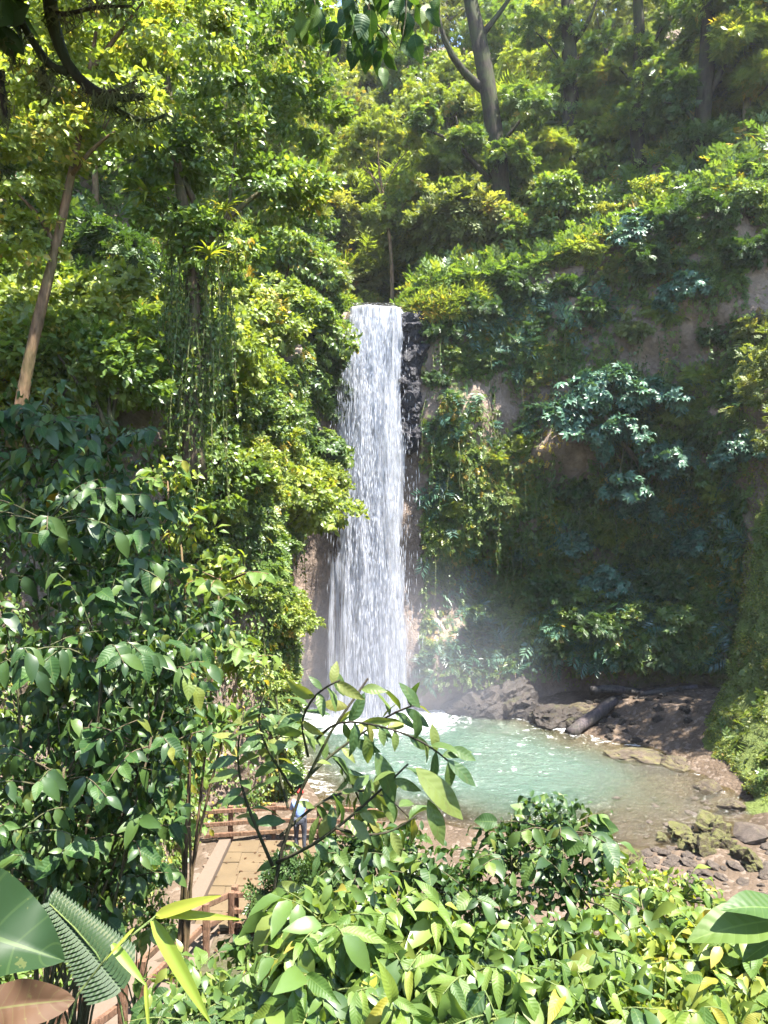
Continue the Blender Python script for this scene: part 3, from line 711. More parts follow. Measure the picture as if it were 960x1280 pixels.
# hanging vines on the walls
def vines(name, n, u0, u1, r0, r1, seed, lmin, lmax, mat, label=None):
    p, nn, r = wall_points(n, u0, u1, r0, r1, seed); parts = []; lv = []
    for a, b in zip(p, nn):
        L_ = r.uniform(lmin, lmax); k = 6; hh = np.linspace(0, 1, k); o_ = np.array([b[0], b[1], 0]) * r.uniform(.15, .6)
        pts = a + np.outer(np.minimum(hh * 3, 1), o_) + np.outer(hh, [0, 0, -L_]) + r.normal(0, .03, (k, 3))
        parts.append(tube(pts, np.linspace(.022, .010, k), 3))
        m_ = int(L_ * r.uniform(3, 16)); h2 = r.random(m_); lp = np.stack([np.interp(h2, hh, pts[:, j]) for j in range(3)], 1) + r.normal(0, .05, (m_, 3)); lv.append(lp)
    v, f = join(parts); o_ = tag(link(name, make_mesh(name, v, f, M['vine'])), kind='stuff')
    lp = np.concatenate(lv); k = len(lp); v, f, rn = scatter(OVAL, lp, norm(r.standard_normal((k, 3)) - [0, 0, 1.2]), norm(r.standard_normal((k, 3)) + [0, -.8, .5]), r.uniform(.1, .22, k), r.random(k))
    tag(link('vine_leaves', make_mesh('vine_leaves', v, f, mat, rnd=rn), o_), kind='stuff')


vines('hanging_vines', 150, U_RIGHT0, ucol(16.3, 33.5), 26, NV1 - 2, 31, 1.2, 4.5, M['dark'])
vines('hanging_vines', 130, ucol(-5.7, 20), U_LEFT1, 36, NV1 - 2, 32, 1.5, 5.0, M['mid'])

# ------------------------------------------------------------------ forest
KT = {
    'a': gen_tree('broadleaf', 1, 13, 4.2, 4200, SPRAY, .62, M['mid'], M['bark_dark'], 'round', 8),
    'b': gen_tree('pale', 2, 12, 3.8, 4200, SPRAY, .52, M['lite'], M['bark'], 'round', 8),
    'c': gen_tree('tall', 3, 17, 3.2, 5200, SPRAY, .58, M['dark'], M['bark_dark'], 'tall', 10),
    'd': gen_tree('olive', 4, 12, 4.2, 4200, SPRAY, .50, M['olive'], M['bark'], 'round', 9),
    'e': gen_tree('feathery', 6, 11, 3.4, 7000, PINNATE, .8, M['lite'], M['bark'], 'tall', 8),
    'f': gen_tree('leafy', 8, 10, 3.4, 26000, OVAL, .19, M['mid'], M['bark'], 'round', 9),
    'g': gen_tree('sunny', 9, 9, 3.2, 26000, OVAL, .16, M['lite'], M['bark_warm'], 'round', 9),
}
DESC = {'a': 'broad dark-limbed forest tree with mid green crown', 'b': 'pale green forest tree with loose crown', 'c': 'tall slim dark green forest tree', 'd': 'olive green forest tree with fine leaves',
        'e': 'feathery light green tree with drooping leaf sprays', 'f': 'bushy tree with round mid green leaves', 'g': 'sunlit yellow green tree with small round leaves'}
fr = np.random.default_rng(77)
SPOTS_T = [(330, 'behind the vine-draped tree'), (470, 'behind the umbrella-shaped tree'), (600, 'around the old forking tree'), (712, 'beside the moss-hung trunk'), (800, 'near the climber-wrapped trunk'), (890, 'behind the two-limbed tree'), (980, 'past the two-limbed tree')]
SPOTS_R = [(540, 400, 'below the rim beside the fall'), (540, 540, 'on the wet wall beside the fall'), (640, 330, 'on the rim under the old tree'), (740, 320, 'on the rim above bare rock'), (850, 300, 'on the rim under the two-limbed tree'), (930, 380, 'beside the bare grey rock'), (930, 540, 'on the cliff corner above the mossy bank'), (860, 600, 'behind the leaning cliff tree'), (700, 420, 'under the rim between bare rocks'), (640, 570, 'above the dark cave'), (700, 680, 'beside the cave mouth'), (700, 800, 'above the rock buttress'), (780, 740, 'below the leaning cliff tree'), (830, 830, 'above the dark beach'), (880, 690, 'in the corner behind the mossy bank')]
SPOTS_L = [(400, 400, 'overhanging the lip of the fall'), (400, 530, 'leaning over the middle of the fall'), (350, 610, 'jutting over the bare wall'), (300, 480, 'beside the draped tree'), (290, 700, 'on the ivy wall above the terrace'), (230, 640, 'behind the pale twiggy stems'), (340, 310, 'on the slope above the fall'), (200, 400, 'under the draped tree'), (90, 400, 'behind the orange-brown trunk'), (300, 800, 'low on the ivy wall')]


def nearest(sp, px, py=None):
    return min(sp, key=lambda q: abs(q[0] - px) + (abs(q[1] - py) if py is not None else 0))[-1]



def forest(rows, where, group):
    for (px, Y, kd, s) in rows:
        x = (px - 480) / FPX * Y; z_ = slope_z(x, Y)
        place_tree(KT[kd], x, Y, z_ - .15, s * fr.uniform(.92, 1.08), fr.uniform(0, 6.28), DESC[kd] + ' ' + ((nearest(SPOTS_T, px) + (' lower down' if Y < 57 else ' higher up')) if 'waterfall' in where else where), 'tree', group + ', ' + DESC[kd].split(' with')[0])


forest([(385, 50, 'b', .7), (440, 55, 'd', .8), (560, 53, 'b', .7), (670, 54, 'b', .7), (760, 55, 'd', .85), 
        (330, 52, 'd', .8), (400, 62, 'b', .95), (480, 65, 'g', 1.2), (560, 64, 'd', 1.0), (640, 66, 'b', 1.0), (720, 64, 'g', 1.2), (800, 62, 'd', 1.0),
        (880, 62, 'b', 1.0), (960, 60, 'd', 1.0), (320, 64, 'b', 1.0), (240, 60, 'a', 1.1), (520, 74, 'b', 1.2), (620, 76, 'd', 1.2), (720, 75, 'b', 1.2), (820, 72, 'd', 1.2), (420, 76, 'b', 1.2), (920, 72, 'b', 1.2),
        (330, 76, 'd', 1.2), (760, 45, 'e', .6), (690, 44, 'e', .5), (545, 46, 'e', .6), (455, 60, 'e', .9), (525, 57, 'a', .7), (625, 60, 'a', .8)],
       'on the slope above the waterfall', 'forest above the waterfall')
forest([(-20, 23, 'f', .75), (120, 31, 'g', .8), (300, 40, 'd', .7), (215, 34, 'f', .75), (350, 43, 'b', .7), (120, 42, 'b', .95), (20, 33, 'a', .8), (-90, 20, 'g', .8), (210, 47, 'd', 1.0), (90, 50, 'a', 1.0), (290, 50, 'b', .9), (-40, 40, 'd', 1.0)],
       'on the slope above the ivy-clad wall', 'trees above the ivy wall')
forest([(1035, 30, 'd', .75), (1110, 34, 'b', .8), (930, 39.5, 'e', .9), (880, 41, 'a', .7)], 'on the mossy bank beyond the dark beach', 'trees on the mossy bank')

KB = {
    'm': gen_bush('bush', 41, 1.5, 5600, OVAL, .155, M['mid']), 'l': gen_bush('lightbush', 42, 1.5, 5600, OVAL, .145, M['lite']),
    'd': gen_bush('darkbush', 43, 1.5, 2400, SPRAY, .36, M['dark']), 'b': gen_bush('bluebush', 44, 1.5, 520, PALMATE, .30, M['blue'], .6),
    'f': gen_bush('fernbush', 45, 1.3, 700, PINNATE, .75, M['lite'], .5), 'o': gen_bush('olivebush', 46, 1.5, 2000, SPRAY, .34, M['olive']),
    'p': gen_bush('broadbush', 47, 1.4, 420, PALMATE, .34, M['mid'], .7)}
BD = {'m': 'rounded green shrub', 'l': 'pale yellow green shrub', 'd': 'dark green shrub', 'b': 'blue green shrub with fingered leaves', 'f': 'feathery fern-like shrub', 'o': 'olive green fine-leaved shrub', 'p': 'large-leaved green shrub'}


def bush(kd, p, s, where, group, tilt=(0, 0)):
    o = empty('shrub', p, BD[kd] + ' ' + where, 'shrub', group + ', ' + BD[kd]); o.scale = (s, s, s); o.rotation_euler = (tilt[0], tilt[1], fr.uniform(0, 6.28))
    for nm, me in zip(('stem', 'foliage'), KB[kd]): link(nm, me, o)
    return o


def wall_hit(px, py):
    dr = Vector((float((px - 480) / FPX), 1.0, float(-(py - 640) / FPX)))
    h = bvh.ray_cast(Vector((0, 0, CAMZ)), dr.normalized()); return np.array(h[0]) if h[0] else None


def wall_bush(kd, px, py, s, where, group):
    h = wall_hit(px, py)
    if h is None: return
    bush(kd, h + np.array([0, .25, -.4 * s]), s, nearest(SPOTS_R if 'shaded' in where else SPOTS_L, px, py), group, (0.35, 0))


br = np.random.default_rng(5)
for k in range(110):
    Y = br.uniform(41.5, 62); px = br.uniform(330, 990); x = (px - 480) / FPX * Y
    if abs(x + .4) < 2.2 and Y < 46: continue
    kd = 'lloolfmp'[k % 8]; bush(kd, (x, Y, slope_z(x, Y) - .2), br.uniform(1.2, 2.6), nearest(SPOTS_T, px) + (' near the cliff rim' if Y < 46 else ' on the lower slope' if Y < 53 else ' high on the slope'), 'shrubs on the slope above the waterfall')
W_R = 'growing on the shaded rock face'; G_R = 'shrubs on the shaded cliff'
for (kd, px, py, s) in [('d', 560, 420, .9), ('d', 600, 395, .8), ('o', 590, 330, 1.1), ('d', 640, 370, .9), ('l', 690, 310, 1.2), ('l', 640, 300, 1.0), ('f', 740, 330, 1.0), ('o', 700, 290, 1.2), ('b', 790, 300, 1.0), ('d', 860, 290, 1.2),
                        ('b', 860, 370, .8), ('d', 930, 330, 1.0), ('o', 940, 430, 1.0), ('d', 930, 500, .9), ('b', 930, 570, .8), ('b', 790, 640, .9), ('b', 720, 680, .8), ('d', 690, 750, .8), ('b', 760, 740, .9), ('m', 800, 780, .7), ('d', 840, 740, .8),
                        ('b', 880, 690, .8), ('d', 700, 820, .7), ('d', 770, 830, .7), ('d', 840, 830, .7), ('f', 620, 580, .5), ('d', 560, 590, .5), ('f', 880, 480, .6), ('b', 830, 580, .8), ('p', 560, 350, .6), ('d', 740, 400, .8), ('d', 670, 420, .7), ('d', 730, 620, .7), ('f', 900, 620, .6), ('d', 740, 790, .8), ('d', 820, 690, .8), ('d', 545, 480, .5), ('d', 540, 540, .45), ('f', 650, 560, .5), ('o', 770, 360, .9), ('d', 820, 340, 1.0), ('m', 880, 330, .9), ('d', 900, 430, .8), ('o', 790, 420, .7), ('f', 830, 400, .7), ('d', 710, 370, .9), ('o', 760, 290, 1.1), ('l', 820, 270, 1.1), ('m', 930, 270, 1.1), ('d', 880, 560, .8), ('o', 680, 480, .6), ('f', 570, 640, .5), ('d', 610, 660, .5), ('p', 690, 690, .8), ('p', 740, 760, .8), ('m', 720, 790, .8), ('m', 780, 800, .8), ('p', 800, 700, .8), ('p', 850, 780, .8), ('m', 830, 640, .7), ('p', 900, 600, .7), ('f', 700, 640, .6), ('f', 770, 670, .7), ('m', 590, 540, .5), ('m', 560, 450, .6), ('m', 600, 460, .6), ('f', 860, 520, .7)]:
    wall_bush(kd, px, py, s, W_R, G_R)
for k, (px, py, Y, kd, s_) in enumerate([(392, 395, 35.5, 'm', 1.0), (398, 445, 35.2, 'd', .9), (394, 500, 34.6, 'm', 1.0), (400, 560, 34.2, 'p', .9), (385, 600, 33.5, 'l', 1.1), (350, 620, 31, 'l', 1.2), (318, 570, 30, 'm', 1.2), (385, 345, 36, 'o', 1.1), (350, 470, 33, 'l', 1.1), (352, 540, 32.5, 'm', 1.1), (330, 690, 28, 'm', .8), (345, 640, 30, 'l', 1.7), (285, 570, 27, 'l', 1.5), (240, 640, 23, 'm', 1.4), (310, 500, 30.5, 'p', 1.4), (365, 430, 33.5, 'm', 1.6), (300, 420, 30, 'l', 1.6), (345, 770, 26, 'l', .8), (235, 460, 24, 'l', 1.5), (170, 470, 20, 'm', 1.4), (90, 440, 18, 'l', 1.3), (355, 350, 35, 'm', 1.6), (322, 840, 25.5, 'l', .7), (130, 500, 15.5, 'm', 1.2), (55, 490, 15.5, 'l', 1.0)]):
    o = bush(kd, P(px, py + 20, Y), s_, ['arching over the upper fall', 'touching the upper fall', 'arching over the mid fall', 'with leaves against the mid fall', 'jutting over the bare wall closest to the fall', 'jutting far over the bare wall', 'above the bushes that jut over the bare wall', 'beside the lip of the fall', 'between draped tree and fall', 'inside the thicket above the bare wall', 'at the corner of the ivy wall', 'forming the big round mass over the bare wall', 'rounded between pale twigs and draped tree', 'behind the pale twiggy stems over the ivy wall', 'in the thicket beneath the draped tree limbs', 'bulging beside the upper fall', 'lit beside the draped tree trunk', 'trailing down the edge of the ivy wall', 'at the foot of the draped tree', 'in front of the draped tree', 'at the foot of the orange-brown trunk', 'above the upper fall', 'low on the edge of the ivy wall', 'between the orange-brown trunk and draped tree', 'just behind the broad-leaved shrub top'][k], 'shrubs leaning out beside the fall', (.2, .5))
W_L = 'hanging from the ivy-clad wall beside the fall'; G_L = 'shrubs on the ivy-clad wall'
for (kd, px, py, s) in [('m', 400, 430, 1.2), ('m', 380, 380, 1.3), ('d', 410, 500, .8), ('p', 400, 520, .9), ('l', 345, 590, 1.1), ('l', 375, 610, .9), ('m', 320, 540, 1.1), ('l', 300, 600, 1.0), ('p', 370, 480, .9), ('m', 290, 480, 1.1), ('l', 330, 640, .8), ('m', 250, 600, 1.1),
                        ('m', 300, 680, .8), ('l', 270, 560, .9), ('m', 230, 500, 1.2), ('l', 200, 420, 1.3), ('m', 160, 380, 1.3), ('l', 120, 440, 1.2), ('m', 60, 420, 1.4), ('p', 330, 420, 1.0), ('m', 290, 380, 1.2), ('d', 370, 330, 1.3), ('m', 340, 290, 1.4), ('l', 390, 300, 1.1), ('p', 405, 560, .7),
                        ('m', 280, 750, .7), ('l', 320, 760, .6), ('m', 230, 700, .8), ('l', 250, 660, .8), ('m', 300, 820, .6), ('o', 395, 270, 1.2), ('l', 250, 330, 1.4), ('d', 120, 350, 1.5), ('m', 30, 350, 1.6)]:
    wall_bush(kd, px, py, s, W_L, G_L)

# ------------------------------------------------------------------ trees one can tell apart
def own_tree(name, label, base, path, r0, r1, limbs, lobes, n, tpl, lsize, leafm, barkm, seed, clump=.24):
    base = np.array(base, float); o = empty(name, base, label, 'tree')
    tv_, tf_ = trunk_geo(np.array(path) - base, r0, r1, [(np.array(lp) - base, a) for lp, a in limbs], seed, 10)
    link('trunk', make_mesh('trunk', tv_, tf_, barkm, True), o)
    cv, cf, cr = crown_leaves([(np.array(c_) - base, rr) for c_, rr in lobes], n, tpl, lsize, seed, clump)
    link('crown', make_mesh('crown', cv, cf, leafm, rnd=cr), o)
    return o


def rooted(px, py, Y):
    p = P(px, py, Y); z_ = slope_z(p[0], Y); return p, np.array([p[0], p[1], min(z_, p[2]) - .3])


D = 42.5; p0, b0 = rooted(627, 262, D)
own_tree('old_tree', 'big old dark-trunked tree with forking mossy limbs above the cliff', b0,
         [b0, p0, P(622, 200, D), P(615, 130, D), P(600, 60, D), P(585, -10, D), P(575, -90, D)], .62, .32,
         [([P(612, 118, D), P(585, 98, D), P(562, 70, D - .5), P(548, 30, D - .8), P(540, -20, D - 1)], .28), ([P(618, 232, D), P(590, 200, D - .5), P(565, 172, D - .8), P(525, 160, D - 1)], .20),
          ([P(620, 190, D), P(650, 150, D - .5), P(680, 120, D - .8)], .15), ([P(585, 198, D - .5), P(575, 170, D - 1), P(570, 145, D - 1.2)], .1), ([P(597, 50, D), P(630, 10, D), P(660, -40, D)], .2)],
         [(P(530, 150, D - 1), .7), (P(640, 205, D - .8), 1.2), (P(655, 130, D - .6), 1.3), (P(585, 175, D - 1), .8), (P(600, -120, D), 1.8), (P(670, -70, D), 1.8), (P(640, 290, D - 1), 1.2)],
         7000, SPRAY, .42, M['mid'], M['bark_dark'], 101)
D = 45; p0, b0 = rooted(712, 180, D)
own_tree('forest_tree', 'straight moss-hung dark trunk with shaggy epiphytes on the slope above the cliff', b0,
         [b0, p0, P(714, 100, D), P(710, 30, D), P(708, -40, D), P(712, -100, D)], .55, .3, [([P(712, 60, D), P(735, 30, D - .5), P(750, -10, D - .5)], .18), ([P(710, 90, D), P(690, 60, D), P(670, 40, D)], .12)],
         [(P(712, 110, D - .4), (.9, .9, 1.6)), (P(708, 40, D - .4), (.8, .8, 1.4)), (P(750, -50, D), 2.4), (P(690, -70, D), 2.6), (P(668, 40, D), 1.0)], 4200, SPRAY, .4, M['mid'], M['bark_dark'], 102)
D = 43; p0, b0 = rooted(798, 200, D)
own_tree('forest_tree', 'leafy dark trunk wrapped in climbers between two larger trees above the cliff', b0,
         [b0, p0, P(795, 130, D), P(800, 60, D), P(797, -20, D), P(797, -90, D)], .42, .22, [([P(798, 80, D), P(825, 40, D - .5), P(845, 0, D - .5)], .15), ([P(797, 110, D), P(770, 80, D), P(755, 60, D)], .12)],
         [(P(796, 150, D - .4), (1.0, 1.0, 1.8)), (P(800, 70, D - .4), (.8, .8, 1.5)), (P(840, -20, D), 1.8), (P(780, -60, D), 2.2), (P(755, 60, D), 1.0)], 4400, SPRAY, .4, M['mid'], M['bark_dark'], 103)
D = 40; p0, b0 = rooted(868, 235, D)
own_tree('forked_tree', 'dark tree forking into two bare leaning limbs above the shaded cliff', b0,
         [b0, p0, P(876, 170, D), P(884, 100, D), P(884, 30, D), P(880, -30, D), P(880, -80, D)], .5, .26,
         [([P(880, 130, D), P(902, 90, D - .4), P(920, 45, D - .6), P(938, -5, D - .8)], .22), ([P(877, 160, D), P(850, 130, D - .5), P(830, 128, D - .6)], .14)],
         [(P(872, 190, D - .6), (1.3, 1.0, 1.6)), (P(845, 120, D - .6), 1.0), (P(940, -40, D), 1.6), (P(870, -70, D), 2.0), (P(900, 230, D - .5), 1.4)], 5600, SPRAY, .4, M['dark'], M['bark_dark'], 104)
D = 43; p0, b0 = rooted(490, 345, D)
own_tree('umbrella_tree', 'small sunlit umbrella-shaped tree with yellow green top and bare twigs beneath', b0,
         [b0, p0, P(488, 300, D), P(480, 250, D), P(474, 215, D)], .14, .07,
         [([P(480, 250, D), P(462, 215, D), P(448, 185, D)], .06), ([P(478, 240, D), P(495, 205, D), P(512, 185, D)], .06), ([P(474, 215, D), P(472, 185, D), P(474, 160, D)], .06), ([P(485, 280, D), P(510, 250, D), P(522, 240, D)], .05), ([P(476, 230, D), P(455, 210, D), P(440, 205, D)], .05)],
         [(P(452, 172, D), (1.3, 1.2, .7)), (P(480, 158, D), (1.3, 1.2, .7)), (P(508, 180, D), (1.1, 1.1, .7)), (P(440, 195, D), (.8, .8, .5)), (P(510, 235, D), (1.1, 1.1, .8)), (P(470, 270, D), (1.2, 1.0, .9)), (P(520, 290, D), (1.0, 1.0, .8))],
         5200, SPRAY, .30, M['lite'], M['bark_warm'], 105)
D = 14.0; b0 = P(18, 560, D)
own_tree('warm_trunk_tree', 'slender tree with pale orange-brown trunk rising over the broad-leaved shrub', b0,
         [b0, P(28, 480, D), P(48, 400, D), P(66, 330, D), P(80, 260, D), P(95, 190, D), P(110, 110, D), P(120, 40, D)], .125, .03,
         [([P(70, 310, D), P(50, 270, D), P(20, 240, D)], .07), ([P(88, 220, D), P(120, 180, D - .3), P(150, 160, D - .3)], .06), ([P(105, 130, D), P(70, 90, D), P(40, 60, D)], .06), ([P(112, 90, D), P(150, 40, D), P(180, 0, D)], .06)],
         [(P(20, 230, D), (1.0, .9, .8)), (P(60, 180, D - .3), (1.1, .9, .8)), (P(150, 140, D), (1.1, .9, .8)), (P(30, 60, D), (1.2, 1.0, .9)), (P(120, 20, D), (1.3, 1.1, .9)), (P(220, 30, D + .5), (1.3, 1.1, .9)), (P(25, 300, D), (.8, .7, .6)), (P(60, 110, D - .5), (.9, .8, .7))],
         13000, OVAL, .135, M['lite'], M['bark_warm'], 106)
D = 17.0; b0 = P(242, 600, D)
draped = own_tree('draped_tree', 'tree with trunk smothered in hanging vines and epiphytes', b0,
         [b0, P(240, 520, D), P(246, 430, D), P(243, 360, D), P(236, 300, D), P(226, 240, D), P(215, 170, D), P(210, 90, D)], .26, .04,
         [([P(240, 330, D), P(275, 280, D - .3), P(320, 240, D - .3), P(370, 215, D)], .10), ([P(232, 270, D), P(200, 240, D - .3), P(180, 225, D - .4)], .08), ([P(222, 210, D), P(280, 330, D), P(300, 120, D)], .08), ([P(212, 120, D), P(180, 60, D), P(160, 20, D)], .08)],
         [(P(200, 200, D - .3), (1.2, 1.0, .9)), (P(265, 180, D), (1.3, 1.1, .9)), (P(330, 240, D), (1.0, .9, .7)), (P(375, 250, D + .3), (.9, .8, .8)), (P(270, 310, D - .5), (1.0, .8, .8)), (P(215, 280, D - .3), (.9, .8, .6)), (P(170, 60, D), (1.4, 1.2, 1.0)), (P(280, 90, D), (1.5, 1.2, 1.1)), (P(350, 60, D + 1), (1.4, 1.2, 1.0)), (P(385, 150, D + 1.5), (1.0, 1.0, 1.0))],
         15000, OVAL, .16, M['mid'], M['bark'], 107)
r = np.random.default_rng(55); parts = []; lp = []
for k in range(190):
    a = r.uniform(0, 6.28); rad = .12 + .85 * r.random() ** 1.6; s_ = P(244 + r.normal(0, 8), r.uniform(290, 480), D); s_ = s_ + np.array([math.cos(a) * rad, math.sin(a) * rad * .7, 0]); L_ = .5 + 3.2 * r.random() ** 1.5
    hh = np.linspace(0, 1, 6); pts = s_ + np.outer(hh, [r.normal(0, .12), r.normal(0, .12), -L_]) + r.normal(0, .02, (6, 3)); parts.append(tube(pts - b0, np.linspace(.014, .006, 6), 3))
    m_ = int(L_ * 22); h2 = r.random(m_); lp.append(np.stack([np.interp(h2, hh, pts[:, j]) for j in range(3)], 1) + r.normal(0, .05, (m_, 3)))
v, f = join(parts); hv = o = link('hanging_vines', make_mesh('hanging_vines', v, f, M['vine']), draped); o['kind'] = 'stuff'
lp = np.concatenate(lp) - b0; k = len(lp)
v, f, rn = scatter(CARD, lp, norm(r.standard_normal((k, 3)) - [0, 0, 1.3]), norm(r.standard_normal((k, 3)) + [0, -.6, .5]), r.uniform(.06, .15, k), r.random(k))
o = link('vine_leaves', make_mesh('vine_leaves', v, f, M['mid'], rnd=rn), hv); o['kind'] = 'stuff'
# blue-green big-leaved tree leaning out of the cliff
h = wall_hit(800, 600); Dc = h[1] - .2; c0 = h
own_tree('cliff_tree', 'blue green large-leaved tree leaning out of the shaded rock face', c0 + np.array([.2, .4, -.2]),
         [c0 + np.array([.2, .4, -.2]), c0 + np.array([-.1, -.8, .6]), P(770, 545, Dc - 1.4), P(750, 510, Dc - 1.8)], .16, .07,
         [([P(770, 545, Dc - 1.4), P(720, 520, Dc - 2), P(700, 510, Dc - 2.3)], .06), ([P(770, 545, Dc - 1.4), P(800, 500, Dc - 1.6), P(820, 480, Dc - 1.6)], .06), ([P(790, 570, Dc - .8), P(820, 560, Dc - 1.4), P(845, 570, Dc - 1.5)], .05), ([P(780, 560, Dc - 1.2), P(775, 590, Dc - 1.8), P(770, 610, Dc - 1.9)], .05)],
         [(P(705, 525, Dc - 2.3), (1.1, .9, .8)), (P(760, 480, Dc - 2), (1.5, 1.1, .8)), (P(815, 500, Dc - 1.8), (1.4, 1.0, .9)), (P(770, 545, Dc - 2.2), (1.3, 1.0, .8)), (P(838, 575, Dc - 1.7), (1.1, .9, .8)), (P(780, 610, Dc - 1.9), (1.0, .8, .7)), (P(735, 500, Dc - 2.5), (1.0, .8, .7))],
         950, PALMATE, .34, M['blue'], M['bark'], 108, .3)

# bromeliads and epiphytes with strap leaves
def strap(L_, w_, droop, n=6):
    t_ = np.linspace(0, 1, n); wd = w_ * (1 - t_ ** 2.2) * (0.5 + .5 * np.minimum(1, t_ * 5)); x = L_ * t_; z_ = L_ * (.55 * t_ - droop * t_ ** 2)
    V = np.concatenate([np.column_stack([x, wd, z_ + .3 * wd]), np.column_stack([x, 0 * x, z_]), np.column_stack([x, -wd, z_ + .3 * wd])]); F = []
    for k in range(n - 1):
        for a in (0, n): F += [(a + k, a + k + n, a + k + n + 1), (a + k, a + k + n + 1, a + k + 1)]
    uv = np.concatenate([np.column_stack([t_, t_ * 0 + s_]) for s_ in (1, .5, 0)])
    return V, np.array(F), uv


strap_me = [make_mesh('strap_leaf', *strap(1, .05, dd)[:2], M['grassleaf'], True, uv=strap(1, .05, dd)[2]) for dd in (.5, .8, 1.05)]


def bromeliad(p, R, n, seed, label):
    r = np.random.default_rng(seed); e = empty('bromeliad', p, label, 'bromeliad')
    for k in range(n):
        o = link('leaf', strap_me[k % 3], e); o.rotation_euler = (0, r.uniform(-.5, .25), k * 2.4 + r.normal(0, .1)); s_ = R * r.uniform(.8, 1.15); o.scale = (s_, s_, s_)


bromeliad(P(187, 247, 16.3), .75, 18, 1, 'bright yellow green bromeliad perched on the vine-draped tree, highest of three')
bromeliad(P(262, 320, 16.2), .65, 16, 2, 'bromeliad with strap leaves lodged where the draped tree forks')
bromeliad(P(282, 262, 16.4), .55, 14, 3, 'small bromeliad on the outer limb of the vine-draped tree')

# ------------------------------------------------------------------ rocks, shore and driftwood
def ico(sub):
    import bmesh
    bm = bmesh.new(); bmesh.ops.create_icosphere(bm, subdivisions=sub, radius=1.0); V = np.array([v.co[:] for v in bm.verts]); F = np.array([[v.index for v in f.verts] for f in bm.faces]); bm.free(); return V, F


ICO2, ICO3 = ico(2), ico(4)


def rock_mesh(seed, mat, amp=.35, flatz=.7, hi=False, fr_=1.1):
    V, F = ICO3 if hi else ICO2; V = V.copy(); q = V + seed * 3.7
    rr = 1 + amp * fbm(q, fr_, 6 if hi else 3); dirs = rsphere(7, np.random.default_rng(seed))
    V = V * rr[:, None]
    for dd in dirs:                                     # chop flat facets
        s_ = V @ dd; lim = .74; V = np.where((s_ > lim)[:, None], V - np.outer(s_ - lim, dd) * .85, V)
    V[:, 2] *= flatz
    if hi: V = V * (1 + .035 * fbm(q, 7.0, 3))[:, None]
    return make_mesh('rock', V, F, mat, False)


RM = {'moss': [rock_mesh(k, M['mossrock'], .5, .85, True, 2.0) for k in range(4)], 'stone': [rock_mesh(10 + k, M['stone'], .45, .45, False, 1.3) for k in range(5)], 'bould': [rock_mesh(20 + k, M['boulder'], .35, .75, True) for k in range(3)],
      'dark': [rock_mesh(30 + k, M['darkstone'], .55, .8, True, 1.7) for k in range(4)], 'bas': [rock_mesh(40 + k, M['basalt'], .4, .9, True, 1.8) for k in range(4)]}
rr_ = np.random.default_rng(9)


def rock(kind, p, s, label, group=None, name='rock', sink=.35, squash=(1, 1, 1)):
    o = link(name, RM[kind][rr_.integers(len(RM[kind]))]); o.location = [float(c_) for c_ in p]; o.location.z += s * squash[2] * (.5 - sink) * .8
    o.rotation_euler = (rr_.normal(0, .15), rr_.normal(0, .15), rr_.uniform(0, 6.28)); o.scale = (s * squash[0], s * squash[1], s * squash[2])
    return tag(o, label, 'rock', group)


def gpt(px, py):
    """where a photograph pixel meets the ground or the water"""
    dr = np.array([(px - 480) / FPX, 1.0, -(py - 640) / FPX]); t_ = np.linspace(3, 42, 800); q = np.array([0, 0, CAMZ]) + t_[:, None] * dr
    gz_ = np.maximum(ground_z(q[:, 0], q[:, 1]), 0); k = np.argmax(q[:, 2] < gz_); return np.array([q[k, 0], q[k, 1], gz_[k]])


for (px, py, s, lb) in [(853, 1048, .42, 'round mossy boulder with dark wet hollow at the water edge'), (893, 1042, .52, 'largest moss-capped boulder of the clump at the water edge'), (878, 1062, .50, 'moss-covered boulder in the middle of the clump by the shallows'), (905, 1058, .34, 'small mossy boulder behind the clump beside the flat pale slab'),
                        (828, 1050, .18, 'lone little pale rock standing in the shallows'), (925, 1072, .30, 'mossy stone among grey slabs on the near shore'), (940, 1082, .36, 'mossy hump of rock on the near shore above grey slabs'), (762, 1085, .5, 'moss-covered rock half hidden behind the bright green bush'), (785, 1078, .35, 'small mossy rock beside the half hidden one')]:
    rock('moss', gpt(px, py), s, lb, 'mossy boulders on the near shore', 'boulder', .4)
o = rock('stone', gpt(937, 1047), .55, 'flat pale grey slab lying beside the mossy boulders', None, 'stone_slab', .2)
for k in range(90):
    px, py = rr_.uniform(770, 965), rr_.uniform(1052, 1125); q = gpt(px, py)
    if q[2] < .02: continue
    rock('stone', q, rr_.uniform(.06, .24), 'small grey brown stone on the stony near shore', 'stones on the near shore', 'stone', .3)
for k in range(40):
    px, py = rr_.uniform(760, 900), rr_.uniform(985, 1050); q = gpt(px, py)
    rock('stone', q - [0, 0, .05], rr_.uniform(.06, .18), 'wet stone breaking the surface of the shallows', 'stones in the shallows', 'stone', .35)
for (px, py, s, lb, sq) in [(800, 948, .9, 'flat tan rock ledge reaching into the pool from the dark beach', (1.5, .8, .45)), (845, 955, .7, 'low tan rock with yellow moss beside the flat ledge', (1.2, .8, .5)), (885, 985, .5, 'tan rock at the foot of the mossy bank', (1, 1, .7)), (915, 1010, .45, 'rugged rock where the mossy bank meets the shallows', (1, 1, .8))]:
    rock('bould', gpt(px, py), s, lb, None, 'rock', .45, sq)
